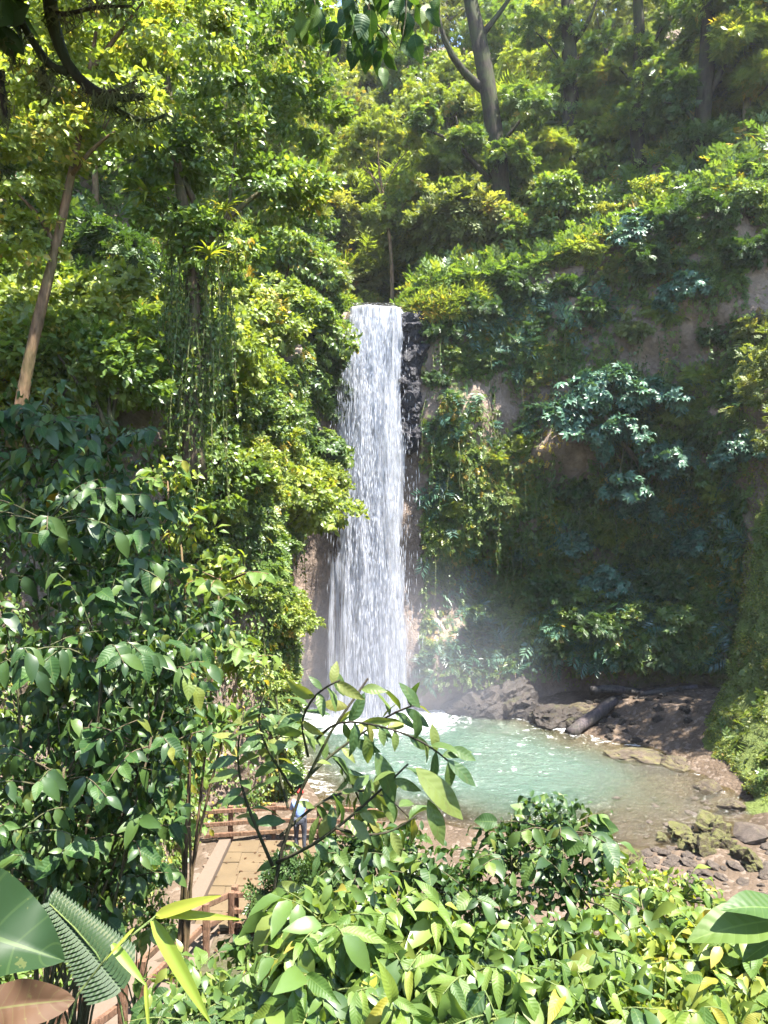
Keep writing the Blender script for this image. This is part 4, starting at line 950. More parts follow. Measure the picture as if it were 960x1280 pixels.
# rock buttress at the foot of the cliff
for (x, y, z_, s, lb, sq, kd) in [(6.2, 36.7, .9, 1.15, 'sunlit craggy rock buttress with mossy crest at the cliff foot', (1.3, .9, 1.1), 'dark'), (7.0, 36.3, .5, .8, 'craggy rock leaning on the sunlit buttress', (1.2, .9, 1.0), 'dark'), (5.0, 36.9, .7, 1.2, 'dark wet rock at the cliff foot beside the fall', (1.2, 1, .9), 'dark'), (3.7, 37.2, .4, .9, 'low dark rock closest to the plunging water', (1.2, 1, .8), 'dark'),
                              (7.7, 35.4, .5, 1.0, 'dark rock at the water edge below the buttress', (1.2, .9, .8), 'dark'), (8.6, 34.9, .5, .8, 'dark rock beside the fallen log', (1, 1, .8), 'dark'), (9.4, 35.2, .9, .6, 'pale grey stones piled above the fallen log', (1.3, .8, .7), 'bould'), (10.4, 34.6, .6, .5, 'dark stone on the shaded beach', (1.2, 1, .7), 'dark')]:
    rock(kd, (x, y, z_ - .3), s, lb, None, 'rock', .5, sq)
for k in range(60):
    x = rr_.uniform(8.5, 14.5); y = rr_.uniform(31.5, 36.2); q = float(ground_z(x, y)[0])
    if q > .05: rock('dark', (x, y, q), rr_.uniform(.06, .22), 'dark stone scattered on the shaded beach', 'stones on the shaded beach', 'stone', .35)
for nm, pts, ra, lb in [('fallen_log', [P(712, 916, 33.4), P(740, 893, 34.0), P(768, 872, 34.8)], .32, 'dark wet log lying from the shaded beach into the pool'), ('driftwood_log', [P(738, 858, 36), P(770, 856, 36), P(800, 862, 36)], .22, 'brown log wedged above the grey stones at the cliff foot'), ('driftwood_log', [P(800, 864, 35.6), P(835, 872, 35.4), P(872, 876, 35.2)], .16, 'thin dark log lying along the top of the shaded beach')]:
    pts = np.array(pts); pts[:, 2] = np.maximum([float(ground_z(a, b)[0]) for a, b in pts[:, :2]], pts[:, 2] - .3) + ra * .5
    v, f = tube(smooth_path(pts, 10), np.linspace(ra, ra * .75, 10), 10, 3, .1); tag(link(nm, make_mesh(nm, v - pts[0], f, M['log'], True), loc=pts[0]), lb, 'log')
# basalt blocks stacked beside the lip, pieces of the cliff
for k in range(46):
    zz = rr_.uniform(13.6, 20.4); w_ = .12 + .35 * (zz > 18); x = 1.25 + rr_.uniform(0, 1) * w_ * 1.4; o = link('rock', RM['bas'][k % 4], cliff)
    o.location = (x, 37.95 + rr_.uniform(-.1, .25), zz); s_ = rr_.uniform(.35, .75); o.scale = (s_ * .9, s_, s_ * 1.1); o.rotation_euler = (rr_.normal(0, .25), rr_.normal(0, .25), rr_.uniform(0, 6.28))

# ------------------------------------------------------------------ terrace, steps, railings, person
TZ = 0.24
pave = plain('flagstone', (0.12, 0.085, 0.046), .6, .6, 1.0, 1.6); kerbm = plain('pale_stone', (0.11, 0.08, 0.058), .75, .4, .5, 9.0)
terr = empty('terrace', (-3.0, 19.6, TZ), 'tan flagstone viewing terrace beside the pool', 'terrace')
v, f = box(-1.5, 1.75, -2.3, 2.45, -.45, -.03); link('bed', make_mesh('bed', v, f, plain('mortar', (.10, .07, .04), .8, .4)), terr)
F = np.array([(0, 3, 2, 1), (4, 5, 6, 7), (0, 1, 5, 4), (1, 2, 6, 5), (2, 3, 7, 6), (3, 0, 4, 7)]); y0 = -2.28
while y0 < 2.3:
    dy_ = min(rr_.uniform(.38, .8), 2.42 - y0); x0 = -1.5; sk = rr_.uniform(-.08, .08)
    while x0 < 1.6:
        dx_ = min(rr_.uniform(.4, 1.15), 1.72 - x0); h_ = rr_.uniform(-.008, .012)
        pts = np.array([(x0 + .012, y0 + .012), (x0 + dx_ - .012, y0 + .012), (x0 + dx_ - .012 + sk * (x0 + dx_ < 1.7), y0 + dy_ - .012), (x0 + .012 + sk * (x0 > -1.45), y0 + dy_ - .012)]) + rr_.normal(0, .006, (4, 2))
        V = np.array([(x, y, -.05) for x, y in pts] + [(x, y, h_ + rr_.normal(0, .003)) for x, y in pts])
        link('flagstone', make_mesh('flagstone', V, F, pave), terr); x0 += dx_
    y0 += dy_
kv = np.array([(-1.95, -2.3), (-1.53, -2.3), (-1.53, 2.5), (-1.85, 2.5)]); V = np.array([(x, y, -.45) for x, y in kv] + [(x, y, .10) for x, y in kv])
link('kerb', make_mesh('kerb', V, F, kerbm), terr)
v, f = box(-3.0, -1.98, -2.2, .6, -.5, -.02); v[:, 2] += np.where(v[:, 0] < -2.5, .14, 0); link('apron_slab', make_mesh('apron_slab', v, f, kerbm), terr)


def railing(label, posts, hs, nrail, seed, over=.3, zoff=(.95, .58, .25)):
    e = empty('wooden_railing', posts[0], label, 'railing', None); b = np.array(posts[0]); posts = [np.array(p) - b for p in posts]
    for k, p in enumerate(posts):
        v, f = beam(p + [0, 0, -.15], p + [0, 0, hs], .13, .13, seed + k); link('post', make_mesh('post', v, f, M['timber']), e)
    for k in range(len(posts) - 1):
        a, c_ = posts[k], posts[k + 1]; dd = norm(c_ - a); off = np.array([-dd[1], dd[0], 0]) * -.10
        for q in range(nrail):
            s0 = over if k == 0 else .02; s1 = over if k == len(posts) - 2 else .02
            v, f = beam(a + off - dd * s0 + [0, 0, zoff[q]], c_ + off + dd * s1 + [0, 0, zoff[q]], .07, .12, seed + 20 + 3 * k + q); link('rail', make_mesh('rail', v, f, M['timber']), e)


lr = np.random.default_rng(4); k = 420; lx = lr.uniform(-5.2, -1.3, k); ly = lr.uniform(8.5, 22.2, k); lz = np.array([max(TZ + .02 if (-4.5 < a < -1.3 and b > 17.3) else -9, float(ground_z(a, b)[0]) + .07) for a, b in zip(lx, ly)])
v, f, rn = scatter(CARD, np.column_stack([lx, ly, lz]), lr.standard_normal((k, 3)) * [1, 1, .1], np.array([0, 0, 1.0]) + .2 * lr.standard_normal((k, 3)), lr.uniform(.05, .16, k), lr.random(k))
tag(link('leaf_litter', make_mesh('leaf_litter', v, f, M['deadleaf'], rnd=rn)), kind='stuff')
yf = 22.0
railing('three-rail wooden railing along the pool side of the terrace', [(-4.55, yf - .05, TZ - .02), (-3.3, yf + .15, TZ - .02), (-1.95, yf + .15, TZ - .02), (-.8, yf, TZ - .02)], 1.05, 3, 300, .75)
railing('three-rail wooden railing along the uphill side of the terrace', [(-3.45, 17.15, TZ - .02), (-2.2, 17.2, TZ - .02), (-1.0, 17.3, TZ - .02)], 1.1, 3, 330, .1)
stz = lambda y: float(ground_z(-4, y)[0])
railing('wooden railing with sloping rails beside the stone steps', [(-3.5, 16.95, TZ), (-3.75, 15.6, stz(15.6)), (-4.0, 14.0, stz(14.0)), (-4.05, 12.4, stz(12.4))], 1.05, 2, 360, .05, (.95, .5))
railing('wooden handrail further up the hillside path under the broad-leaved shrub', [(-4.1, 11.6, stz(11.6)), (-4.25, 9.8, stz(9.8)), (-4.2, 8.0, stz(8.0)), (-4.0, 6.4, stz(6.4))], 1.05, 2, 390, .05, (.95, .5))
steps = empty('stone_steps', (-4.5, 16, 0), 'stone steps climbing from the terrace along the ivy wall', 'steps')
for k in range(16):
    y = 16.7 - k * .52; z_ = stz(y); v, f = box(-.75, .72, -.30, .30, -.3, .06); v = v + rr_.normal(0, .012, v.shape) + np.array([0, y - 16, z_]); link('step', make_mesh('step', v, f, kerbm), steps)


def skin_person(loc, rz):
    e = empty('person', loc, 'person in light blue shirt and red cap standing at the pool railing', 'person'); e.rotation_euler = (0, 0, rz)
    J = {'pel': (0, 0, .93), 'spi': (0, .01, 1.10), 'che': (0, .0, 1.32), 'nec': (0, -.02, 1.48), 'hea': (0, -.05, 1.58), 'top': (0, -.05, 1.72),
         'hl': (.10, 0, .90), 'kl': (.11, -.03, .50), 'al': (.11, .02, .09), 'tl': (.13, -.16, .04), 'hr': (-.10, 0, .90), 'kr': (-.12, -.02, .50), 'ar': (-.12, .03, .09), 'tr': (-.14, -.15, .04),
         'sl': (.19, 0, 1.40), 'el': (.27, -.08, 1.14), 'wl': (.22, -.32, 1.04), 'ml': (.20, -.40, 1.02), 'sr': (-.19, 0, 1.40), 'er': (-.27, -.08, 1.14), 'wr': (-.22, -.32, 1.04), 'mr': (-.20, -.40, 1.02)}
    R = {'pel': .15, 'spi': .14, 'che': .165, 'nec': .06, 'hea': .095, 'top': .085, 'hl': .10, 'kl': .065, 'al': .045, 'tl': .04, 'sl': .075, 'el': .05, 'wl': .034, 'ml': .036}
    for k in list(R):
        if k.endswith('l') and len(k) == 2: R[k[0] + 'r'] = R[k]
    E = ['pel-spi', 'spi-che', 'che-nec', 'nec-hea', 'hea-top', 'pel-hl', 'hl-kl', 'kl-al', 'al-tl', 'pel-hr', 'hr-kr', 'kr-ar', 'ar-tr', 'che-sl', 'sl-el', 'el-wl', 'wl-ml', 'che-sr', 'sr-er', 'er-wr', 'wr-mr']
    def skin(name, keys, edges, grow, mat):
        ks = list(keys); me = bpy.data.meshes.new(name); me.from_pydata([J[k] for k in ks], [[ks.index(a) for a in e_.split('-')] for e_ in edges], [])
        o = link(name, me, e); o.modifiers.new('skin', 'SKIN'); sm = o.modifiers.new('sub', 'SUBSURF'); sm.levels = sm.render_levels = 2
        for v, k in zip(me.skin_vertices[0].data, ks): v.radius = (R[k] * grow, R[k] * grow * (.75 if k in ('pel', 'spi', 'che') else 1)); v.use_root = k in ('pel', 'spi')
        me.materials.append(mat); return o
    skin('body', J, E, 1.0, plain('skin', (.42, .25, .17), .5, .1, .2))
    tk = ['spi', 'che', 'nec', 'sl', 'el', 'sr', 'er', 'pel']; J2 = dict(J); J['nec'] = (0, -.01, 1.45); R['nec'] = .075
    skin('shirt', tk, ['pel-spi', 'spi-che', 'che-nec', 'che-sl', 'sl-el', 'che-sr', 'sr-er'], 1.14, plain('blue_cloth', (.20, .30, .62), .75, .3, .3))
    skin('trousers', ['pel', 'hl', 'kl', 'al', 'hr', 'kr', 'ar'], ['pel-hl', 'hl-kl', 'kl-al', 'pel-hr', 'hr-kr', 'kr-ar'], 1.16, plain('dark_cloth', (.03, .035, .05), .8, .3, .3))
    V, F = ICO2; k = V[:, 2] > -.15; V2 = V * [.115, .125, .12]; V2 = np.where((V[:, 2] < -.1)[:, None], V2 * [1, 1, .1], V2); vb, fb = ellipsoid((0, -.13, 0), (.09, .10, .012), 6)
    red = plain('red_cloth', (.40, .04, .03), .8, .2, .3); cp = link('cap', make_mesh('cap', V2 + [0, -.05, 1.66], F, red, True), e); link('brim', make_mesh('brim', vb + [0, -.05, 1.66], fb, red, True), cp)


skin_person((-2.42, 21.3, TZ), math.radians(180))

# ------------------------------------------------------------------ near plants, every leaf its own part
def big_leaf(W, peak, tip, fold, droop, wave, nt=9, ns=2, seed=0, base=.0):
    """leaf of length 1 along +X, normal +Z; half width W at t = peak, drawn-out tip"""
    r = np.random.default_rng(seed); t_ = np.linspace(0, 1, nt) ** .92
    a = peak / (1 - peak) * tip; w_ = (t_ ** a) * ((1 - t_) ** tip); w_ = W * w_ / w_.max() ; w_ = np.maximum(w_, .006); w_[0] = max(.012, base)
    V, uv = [], []; side = r.normal(0, .04)
    for k in range(nt):
        for q in range(-ns, ns + 1):
            s_ = q / ns; y = s_ * w_[k]; z_ = fold * abs(y) - droop * t_[k] ** 2 + wave * math.sin(t_[k] * 9 + 2.5 * np.sign(s_) + seed) * abs(s_) * w_[k] * 1.2
            V.append((t_[k] * (1 - .25 * droop * t_[k]), y + side * t_[k] ** 2, z_)); uv.append((t_[k], .5 + .5 * s_))
    n2 = 2 * ns + 1; F = []
    for k in range(nt - 1):
        for q in range(n2 - 1):
            A = k * n2 + q; F.append((A, A + n2, A + n2 + 1, A + 1))
    return np.array(V), np.array(F), np.array(uv)


_v, _f, _ = big_leaf(.22, .4, 1.1, .3, .35, .12, 6, 1, 2, .04); NEAR = (_v, np.concatenate([_f[:, [0, 1, 2]], _f[:, [0, 2, 3]]]))


def leafset(name, mat, W, peak, tip, fold=(.15, .35), droop=(.1, .45), wave=.15, n=5, base=0.0, nt=9):
    L_ = []
    for k in range(n):
        q = k / max(1, n - 1); V, F, uv = big_leaf(W * (.9 + .2 * ((k * 7) % n) / n), peak, tip, fold[0] + (fold[1] - fold[0]) * q, droop[0] + (droop[1] - droop[0]) * ((k * 3) % n) / n, wave, nt, 2, k, base)
        L_.append(make_mesh(name, V, F, mat, True, uv=uv))
    return L_


LS = {'ovate': leafset('ovate_leaf', M['big_dark'], .28, .36, 1.1, base=.09), 'round': leafset('round_leaf', M['big_mid'], .33, .40, .95, base=.12), 'lance': leafset('lance_leaf', M['big_lite'], .165, .40, 1.25, (.2, .5), (.2, .7), .25),
      'ellip': leafset('elliptic_leaf', M['sapling'], .185, .46, 1.0, (.1, .4), (.15, .6), .12), 'bright': leafset('bright_leaf', M['big_lite'], .26, .40, 1.1, base=.06), 'mid': leafset('mid_leaf', M['big_mid'], .19, .40, 1.2, base=.05)}


def put_leaf(parent, base, me, p, dr, nor, size):
    X = norm(dr); Z = norm(nor - (nor @ X) * X); Y = np.cross(Z, X)
    o = bpy.data.objects.new('leaf', me); COL.objects.link(o); o.parent = parent; l = p - base
    o.matrix_basis = Matrix(((X[0] * size, Y[0] * size, Z[0] * size, l[0]), (X[1] * size, Y[1] * size, Z[1] * size, l[1]), (X[2] * size, Y[2] * size, Z[2] * size, l[2]), (0, 0, 0, 1)))
    return o


VIEW = np.array([0, -1.0, .25])


def near_shrub(name, label, cat_, base, lobes, twigs, per, leaves, size, seed, droop=.8, face=.6, stem_r=.018, twigm=None, extra=0, extram=None, maxn=290, reach=(.35, 1.05)):
    """lobes = [(centre, radii)], twigs grow through each lobe and carry alternate leaves"""
    r = np.random.default_rng(seed); base = np.array(base, float); e = empty(name, base, label, cat_); parts = []; LV = []
    vol = np.array([np.prod(np.ones(3) * l[1]) ** (2 / 3) for l in lobes]); cnt = np.maximum(2, (twigs * vol / vol.sum()).astype(int))
    for (c, rad), k in zip(lobes, cnt):
        c = np.array(c, float); rad = np.ones(3) * rad; root = c - [0, 0, rad[2] * .5]
        cen = np.mean([np.array(l[0], float) for l in lobes], 0); knot = base * .5 + cen * .5 + r.normal(0, .03, 3); mid = knot * .45 + root * .55 + r.normal(0, .07, 3)
        parts.append(tube(smooth_path([base - [0, 0, .1], base * .6 + cen * .4 + r.normal(0, .03, 3), knot, mid, root, c], 14)[:] - base, np.linspace(stem_r, stem_r * .45, 14), 5))
        for _ in range(k):
            u = rsphere(1, r)[0]; u[2] = abs(u[2]) * .9 - .25; u[1] -= .25; u = norm(u)
            st = c + u * rad * r.uniform(0, .3) + [0, 0, -.1 * rad[2]]; en = c + u * rad * r.uniform(.75, 1.1)
            tw = smooth_path([st, (st + en) / 2 + [0, 0, .12 * rad[2]], en + [0, 0, -.06 * rad[2]]], 7); parts.append(tube(tw - base, np.linspace(stem_r * .4, stem_r * .16, 7), 4))
            n_ = per + int(r.integers(-1, 2)); td = norm(tw[-1] - tw[0]); sd = norm(np.cross(td, [0, 0, 1.0]))
            for q in range(n_):
                h_ = reach[0] + (1 - reach[0]) * (q + .5 + r.uniform(-.3, .3)) / n_; h_ = min(h_, 1.0)
                p = np.array([np.interp(h_ * 6, range(7), tw[:, j]) for j in range(3)]); sg = 1 if q % 2 else -1
                if q == n_ - 1: sg = 0; p = tw[-1]
                dr = norm(td * .5 + sd * sg * .75 + np.array([0, 0, -droop]) * r.uniform(.5, 1.2) + .25 * r.standard_normal(3))
                nor = norm(VIEW * face + np.array([0, 0, .8]) + u * .4 + .35 * r.standard_normal(3)); s_ = size * r.uniform(.45, 1.4)
                LV.append((p, dr, nor, s_))
    order = r.permutation(len(LV))
    for q, k in enumerate(order[:maxn]):
        p, dr, nor, s_ = LV[k]; put_leaf(e, base, leaves[q % len(leaves)], p, dr, nor, s_)
    v, f = join(parts); link('stem', make_mesh('stem', v, f, twigm or M['twig'], True), e)
    rest = [LV[k] for k in order[maxn:]]
    if extra:
        for _ in range(extra):
            c, rad = lobes[r.choice(len(lobes), p=vol / vol.sum())]; u = rsphere(1, r)[0] * r.uniform(.1, .85); u[1] = abs(u[1]) * .8 + .0
            rest.append((np.array(c) + u * rad, norm(r.standard_normal(3) - [0, 0, droop]), norm(VIEW * .4 + [0, 0, .7] + .5 * r.standard_normal(3)), size * r.uniform(.35, .85)))
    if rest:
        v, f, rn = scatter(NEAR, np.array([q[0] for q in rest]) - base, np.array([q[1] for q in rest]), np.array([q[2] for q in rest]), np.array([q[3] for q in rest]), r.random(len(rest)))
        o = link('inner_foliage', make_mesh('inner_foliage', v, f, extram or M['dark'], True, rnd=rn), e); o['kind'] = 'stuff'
    return e


def gnd(x, y): return np.array([x, y, float(ground_z(x, y)[0])])


# tall broad-leaved shrubs in the shade
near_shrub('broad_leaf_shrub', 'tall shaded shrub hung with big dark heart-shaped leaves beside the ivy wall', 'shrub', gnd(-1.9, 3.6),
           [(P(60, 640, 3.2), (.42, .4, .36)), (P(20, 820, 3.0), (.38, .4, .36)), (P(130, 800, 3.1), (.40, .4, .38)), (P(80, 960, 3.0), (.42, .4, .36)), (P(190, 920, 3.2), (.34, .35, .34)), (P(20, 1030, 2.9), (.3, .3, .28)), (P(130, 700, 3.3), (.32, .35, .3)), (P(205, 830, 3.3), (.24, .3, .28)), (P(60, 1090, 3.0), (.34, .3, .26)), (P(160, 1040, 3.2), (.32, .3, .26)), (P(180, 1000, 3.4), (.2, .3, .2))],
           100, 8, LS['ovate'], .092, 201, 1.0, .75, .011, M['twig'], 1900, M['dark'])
near_shrub('broad_leaf_shrub', 'broad-leaved shrub with smaller leaves rising above the shaded heart-leaved one', 'shrub', gnd(-2.2, 4.9),
           [(P(30, 530, 4.4), (.55, .5, .36)), (P(110, 570, 4.3), (.50, .5, .36)), (P(60, 640, 4.4), (.6, .5, .4)), (P(170, 640, 4.2), (.42, .4, .36)), (P(180, 740, 4.2), (.46, .4, .4)), (P(230, 800, 4.2), (.38, .4, .36)), (P(222, 880, 4.2), (.3, .4, .34)), (P(170, 960, 4.1), (.32, .4, .34))],
           100, 8, LS['ovate'], .102, 202, .85, .6, .012, M['twig'], 2200, M['dark'])
near_shrub('leafy_shrub', 'light twiggy shrub with pale bare stems beside the broad-leaved shrub', 'shrub', gnd(-2.0, 7.0),
           [(P(225, 660, 7), (.5, .5, .36)), (P(275, 720, 7), (.5, .5, .36)), (P(250, 800, 7), (.5, .5, .4)), (P(210, 600, 7.2), (.42, .4, .34)), (P(300, 830, 7), (.4, .4, .4)), (P(240, 900, 6.8), (.6, .5, .5))],
           40, 7, LS['bright'], .17, 203, .5, .5, .022, M['bark_warm'], 900, M['lite'])
near_shrub('broad_leaf_shrub', 'shaded heart-leaved shrub low against the ivy wall over the steps', 'shrub', gnd(-1.7, 4.0),
           [(P(70, 720, 3.7), (.42, .3, .34)), (P(160, 860, 3.7), (.42, .3, .36)), (P(60, 900, 3.6), (.42, .3, .36)), (P(110, 1010, 3.6), (.42, .3, .34)), (P(165, 1010, 3.7), (.26, .3, .26)), (P(30, 1090, 3.4), (.36, .3, .28)), (P(205, 900, 3.8), (.24, .3, .28)), (P(130, 1105, 3.5), (.34, .3, .26)), (P(60, 1150, 3.3), (.3, .3, .2)), (P(150, 1080, 3.8), (.2, .3, .2))],
           96, 8, LS['ovate'][::-1], .098, 204, 1.0, .7, .011, M['twig'], 1600, M['dark'])
near_shrub('leafy_vine', 'bright small-leaved climber trailing over the ivy wall under the broad-leaved shrubs', 'vine', gnd(-2.6, 7.5),
           [(P(170, 1090, 8), (.5, .4, .5)), (P(210, 1020, 8.5), (.45, .4, .5)), (P(120, 1120, 7.5), (.5, .4, .5)), (P(60, 1130, 7), (.5, .4, .4)), (P(240, 960, 9), (.45, .4, .5)), (P(190, 1150, 8), (.4, .4, .35))],
           60, 7, LS['bright'], .12, 205, .9, .7, .012, M['greentwig'], 2600, M['mid'])
# sapling with lit elliptic leaves
def sapling():
    r = np.random.default_rng(31); Ds = 2.6; base = gnd(*P(322, 1230, Ds)[:2]); e = empty('sapling', base, 'slender dark-stemmed sapling with long pale green leaves in front of the terrace', 'sapling'); parts = []
    br = [([base, P(322, 1215, Ds), P(334, 1150, Ds), P(342, 1090, Ds), P(360, 1010, Ds), P(380, 955, Ds), P(410, 905, Ds), P(440, 870, Ds), P(460, 848, Ds)], .014, .004, 9),
          ([P(342, 1085, Ds), P(318, 1030, Ds - .05), P(298, 975, Ds - .08), P(296, 930, Ds - .1), P(305, 890, Ds - .1)], .007, .003, 8), ([P(346, 1078, Ds), P(395, 1055, Ds - .1), P(440, 1020, Ds - .15), P(490, 975, Ds - .2), P(510, 955, Ds - .2)], .007, .003, 9),
          ([P(368, 990, Ds), P(410, 945, Ds + .1), P(455, 915, Ds + .1), P(500, 885, Ds + .05), P(525, 880, Ds)], .006, .003, 9), ([P(395, 925, Ds), P(420, 900, Ds - .1), P(470, 905, Ds - .2), P(530, 925, Ds - .25), P(565, 955, Ds - .25)], .005, .003, 9),
          ([P(360, 1010, Ds), P(345, 950, Ds + .1), P(350, 900, Ds + .15), P(345, 870, Ds + .2)], .005, .003, 7), ([P(420, 1035, Ds - .15), P(455, 1045, Ds - .1), P(490, 1040, Ds), P(520, 1020, Ds)], .005, .003, 8), ([P(385, 945, Ds), P(375, 900, Ds - .1), P(395, 865, Ds - .15), P(425, 850, Ds - .2)], .005, .003, 7),
          ([P(350, 1045, Ds), P(400, 1000, Ds + .1), P(440, 985, Ds + .15), P(480, 990, Ds + .2), P(520, 1030, Ds + .2)], .006, .003, 9), ([P(365, 985, Ds), P(335, 940, Ds - .1), P(320, 900, Ds - .1), P(330, 870, Ds - .1)], .005, .003, 8), ([P(400, 930, Ds + .1), P(430, 960, Ds + .2), P(450, 1000, Ds + .25), P(470, 1050, Ds + .3)], .005, .003, 8)]
    for pts, a, b, n_ in br:
        q = smooth_path(pts, 12); parts.append(tube(q - base, np.linspace(a, b, 12), 6)); n_ = int(n_ * 2.0)
        for k in range(n_):
            h_ = (.45 if a > .01 else .25) + (.75 if a <= .01 else .55) * (k + .4) / n_; h_ = min(h_, 1); p = np.array([np.interp(h_ * 11, range(12), q[:, j]) for j in range(3)]); td = norm(q[-1] - q[0])
            sd = norm(np.cross(td, VIEW)); dr = norm(td * .7 + sd * (1 if k % 2 else -1) * .8 + np.array([0, 0, -.55]) + .3 * r.standard_normal(3)); nor = norm(VIEW * .5 + np.array([.1, 0, .7]) + .5 * r.standard_normal(3))
            put_leaf(e, base, LS['ellip'][k % 5], p, dr, nor, r.uniform(.065, .12))
    for (px, py, qx, qy, dd) in [(458, 920, 462, 965, -.25), (520, 960, 590, 1030, -.3), (535, 1000, 560, 1065, -.3), (560, 950, 600, 985, -.3), (525, 885, 500, 850, -.1), (540, 905, 548, 945, -.2), (562, 935, 600, 950, -.25), (430, 870, 415, 830, 0), (470, 940, 500, 1010, -.2)]:
        p = P(px, py, Ds + dd); q = P(qx, qy, Ds + dd - .02); put_leaf(e, base, LS['ellip'][int(px) % 5], p, q - p, np.array([.2, -.8, .5]), np.linalg.norm(q - p) * .95)
    v, f = join(parts); link('stem', make_mesh('stem', v, f, M['bark_dark'], True), e)


sapling()
# shrubs of the lower foreground
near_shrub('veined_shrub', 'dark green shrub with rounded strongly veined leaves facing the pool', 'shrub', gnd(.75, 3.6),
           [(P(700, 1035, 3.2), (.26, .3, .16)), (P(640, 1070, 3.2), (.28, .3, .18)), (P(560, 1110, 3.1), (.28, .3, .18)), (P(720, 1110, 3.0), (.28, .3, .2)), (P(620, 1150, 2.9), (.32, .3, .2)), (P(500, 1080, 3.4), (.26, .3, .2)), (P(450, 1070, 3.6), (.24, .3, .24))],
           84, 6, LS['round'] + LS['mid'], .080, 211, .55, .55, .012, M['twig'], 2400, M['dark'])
near_shrub('lance_leaf_shrub', 'bright green shrub with long corrugated drooping leaves near the dark-stemmed sapling', 'shrub', gnd(-.12, 2.3),
           [(P(410, 1150, 2.1), (.18, .2, .12)), (P(470, 1160, 2.1), (.18, .2, .12)), (P(400, 1230, 1.95), (.2, .2, .13)), (P(490, 1240, 1.95), (.2, .2, .13)), (P(540, 1180, 2.1), (.16, .2, .12))],
           72, 7, LS['lance'], .098, 212, .65, .6, .010, M['greentwig'], 900, M['mid'])
near_shrub('lance_leaf_shrub', 'spreading green shrub with hanging pointed leaves under the veined shrub', 'shrub', gnd(.55, 2.2),
           [(P(590, 1210, 2.0), (.2, .2, .13)), (P(670, 1200, 2.1), (.2, .2, .13)), (P(740, 1190, 2.15), (.2, .2, .13)), (P(650, 1260, 1.9), (.22, .2, .13)), (P(560, 1270, 1.9), (.18, .2, .1)), (P(740, 1265, 1.9), (.2, .2, .12))],
           80, 7, LS['mid'] + LS['lance'], .086, 213, .8, .5, .010, M['greentwig'], 1000, M['mid'])
near_shrub('lance_leaf_shrub', 'light green shrub with slender arching leaves below the bright yellow-green bush', 'shrub', gnd(1.0, 2.2),
           [(P(820, 1210, 2.2), (.22, .2, .13)), (P(900, 1200, 2.2), (.22, .2, .13)), (P(960, 1220, 2.1), (.2, .2, .14)), (P(830, 1270, 2.0), (.22, .2, .12)), (P(920, 1270, 2.0), (.24, .2, .12))],
           80, 7, LS['lance'] + LS['bright'][:1], .088, 214, .7, .5, .010, M['greentwig'], 1000, M['lite'])
near_shrub('sunny_bush', 'bright yellow green rounded bush in front of the mossy shore boulders', 'bush', gnd(1.45, 4.6),
           [(P(800, 1110, 4.0), (.28, .3, .14)), (P(850, 1120, 4.0), (.26, .3, .15)), (P(780, 1160, 3.8), (.3, .3, .18)), (P(860, 1170, 3.7), (.32, .3, .18)), (P(920, 1180, 3.6), (.3, .3, .16))],
           76, 6, LS['bright'], .085, 215, .6, .5, .012, M['greentwig'], 900, M['lite'])
near_shrub('low_plant', 'low dark leafy plant at the foot of the sapling beside the steps', 'plant', gnd(-.65, 2.6),
           [(P(230, 1230, 2.4), (.16, .2, .09)), (P(280, 1245, 2.3), (.16, .2, .09)), (P(310, 1200, 2.6), (.14, .2, .09)), (P(240, 1270, 2.1), (.2, .2, .08)), (P(330, 1270, 2.0), (.18, .2, .08))],
           46, 5, LS['mid'] + LS['round'][:2], .075, 216, .4, .5, .008, M['greentwig'], 400, M['mid'])
for k, (px, py, Y, rx, nm) in enumerate([(392, 1056, 16.6, 1.1, 'dark bushy shrub growing at the terrace corner in front of the person'), (560, 1110, 6, 1.2, 'dark bushy undergrowth shrub on the hillside below the veined shrub'), (440, 1120, 6.5, 1.0, 'dark bushy shrub crowding the terrace railing'), (690, 1120, 6, 1.2, 'dark bushy shrub on the hillside behind the sunny bush'), (470, 1180, 4.5, .7, 'shaded shrub on the steep hillside behind the corrugated leaves'), (640, 1210, 4, .8, 'shaded shrub filling the hillside under the veined shrub'), (820, 1220, 4.5, .8, 'shaded shrub filling the hillside under the sunny bush'), (940, 1230, 5, .9, 'shaded shrub on the hillside towards the mossy bank')]):
    p = P(px, py, Y); b = gnd(p[0], p[1] + .2); h_ = max(.35, p[2] - b[2]); o = empty('shrub', b, nm, 'shrub'); s_ = min(h_ / 2.1, 1.0); o.scale = (rx / 1.5, rx / 1.5, s_)
    for n_, me in zip(('stem', 'foliage'), KB['d' if k < 4 else 'm']): link(n_, me, o)

# hand-sized leaves near the lens and low on the hillside
def arum():
    b = gnd(-1.05, 1.9); e = empty('arum_plant', b, 'huge arrow-shaped dark green leaf on a thick stalk low beside the steps', 'plant')
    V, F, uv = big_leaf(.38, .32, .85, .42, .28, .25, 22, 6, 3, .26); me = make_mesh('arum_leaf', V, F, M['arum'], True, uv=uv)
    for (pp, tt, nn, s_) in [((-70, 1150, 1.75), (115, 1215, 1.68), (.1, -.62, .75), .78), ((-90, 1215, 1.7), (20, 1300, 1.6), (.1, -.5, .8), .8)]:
        p, q = P(*pp), P(*tt); put_leaf(e, b, me, p, q - p, np.array(nn), np.linalg.norm(q - p) * s_); v, f = tube(smooth_path([b - [0, 0, .05], (b + p) / 2 + [-.08, 0, .1], p], 8) - b, np.linspace(.018, .011, 8), 6); link('stalk', make_mesh('stalk', v, f, M['greentwig'], True), e)


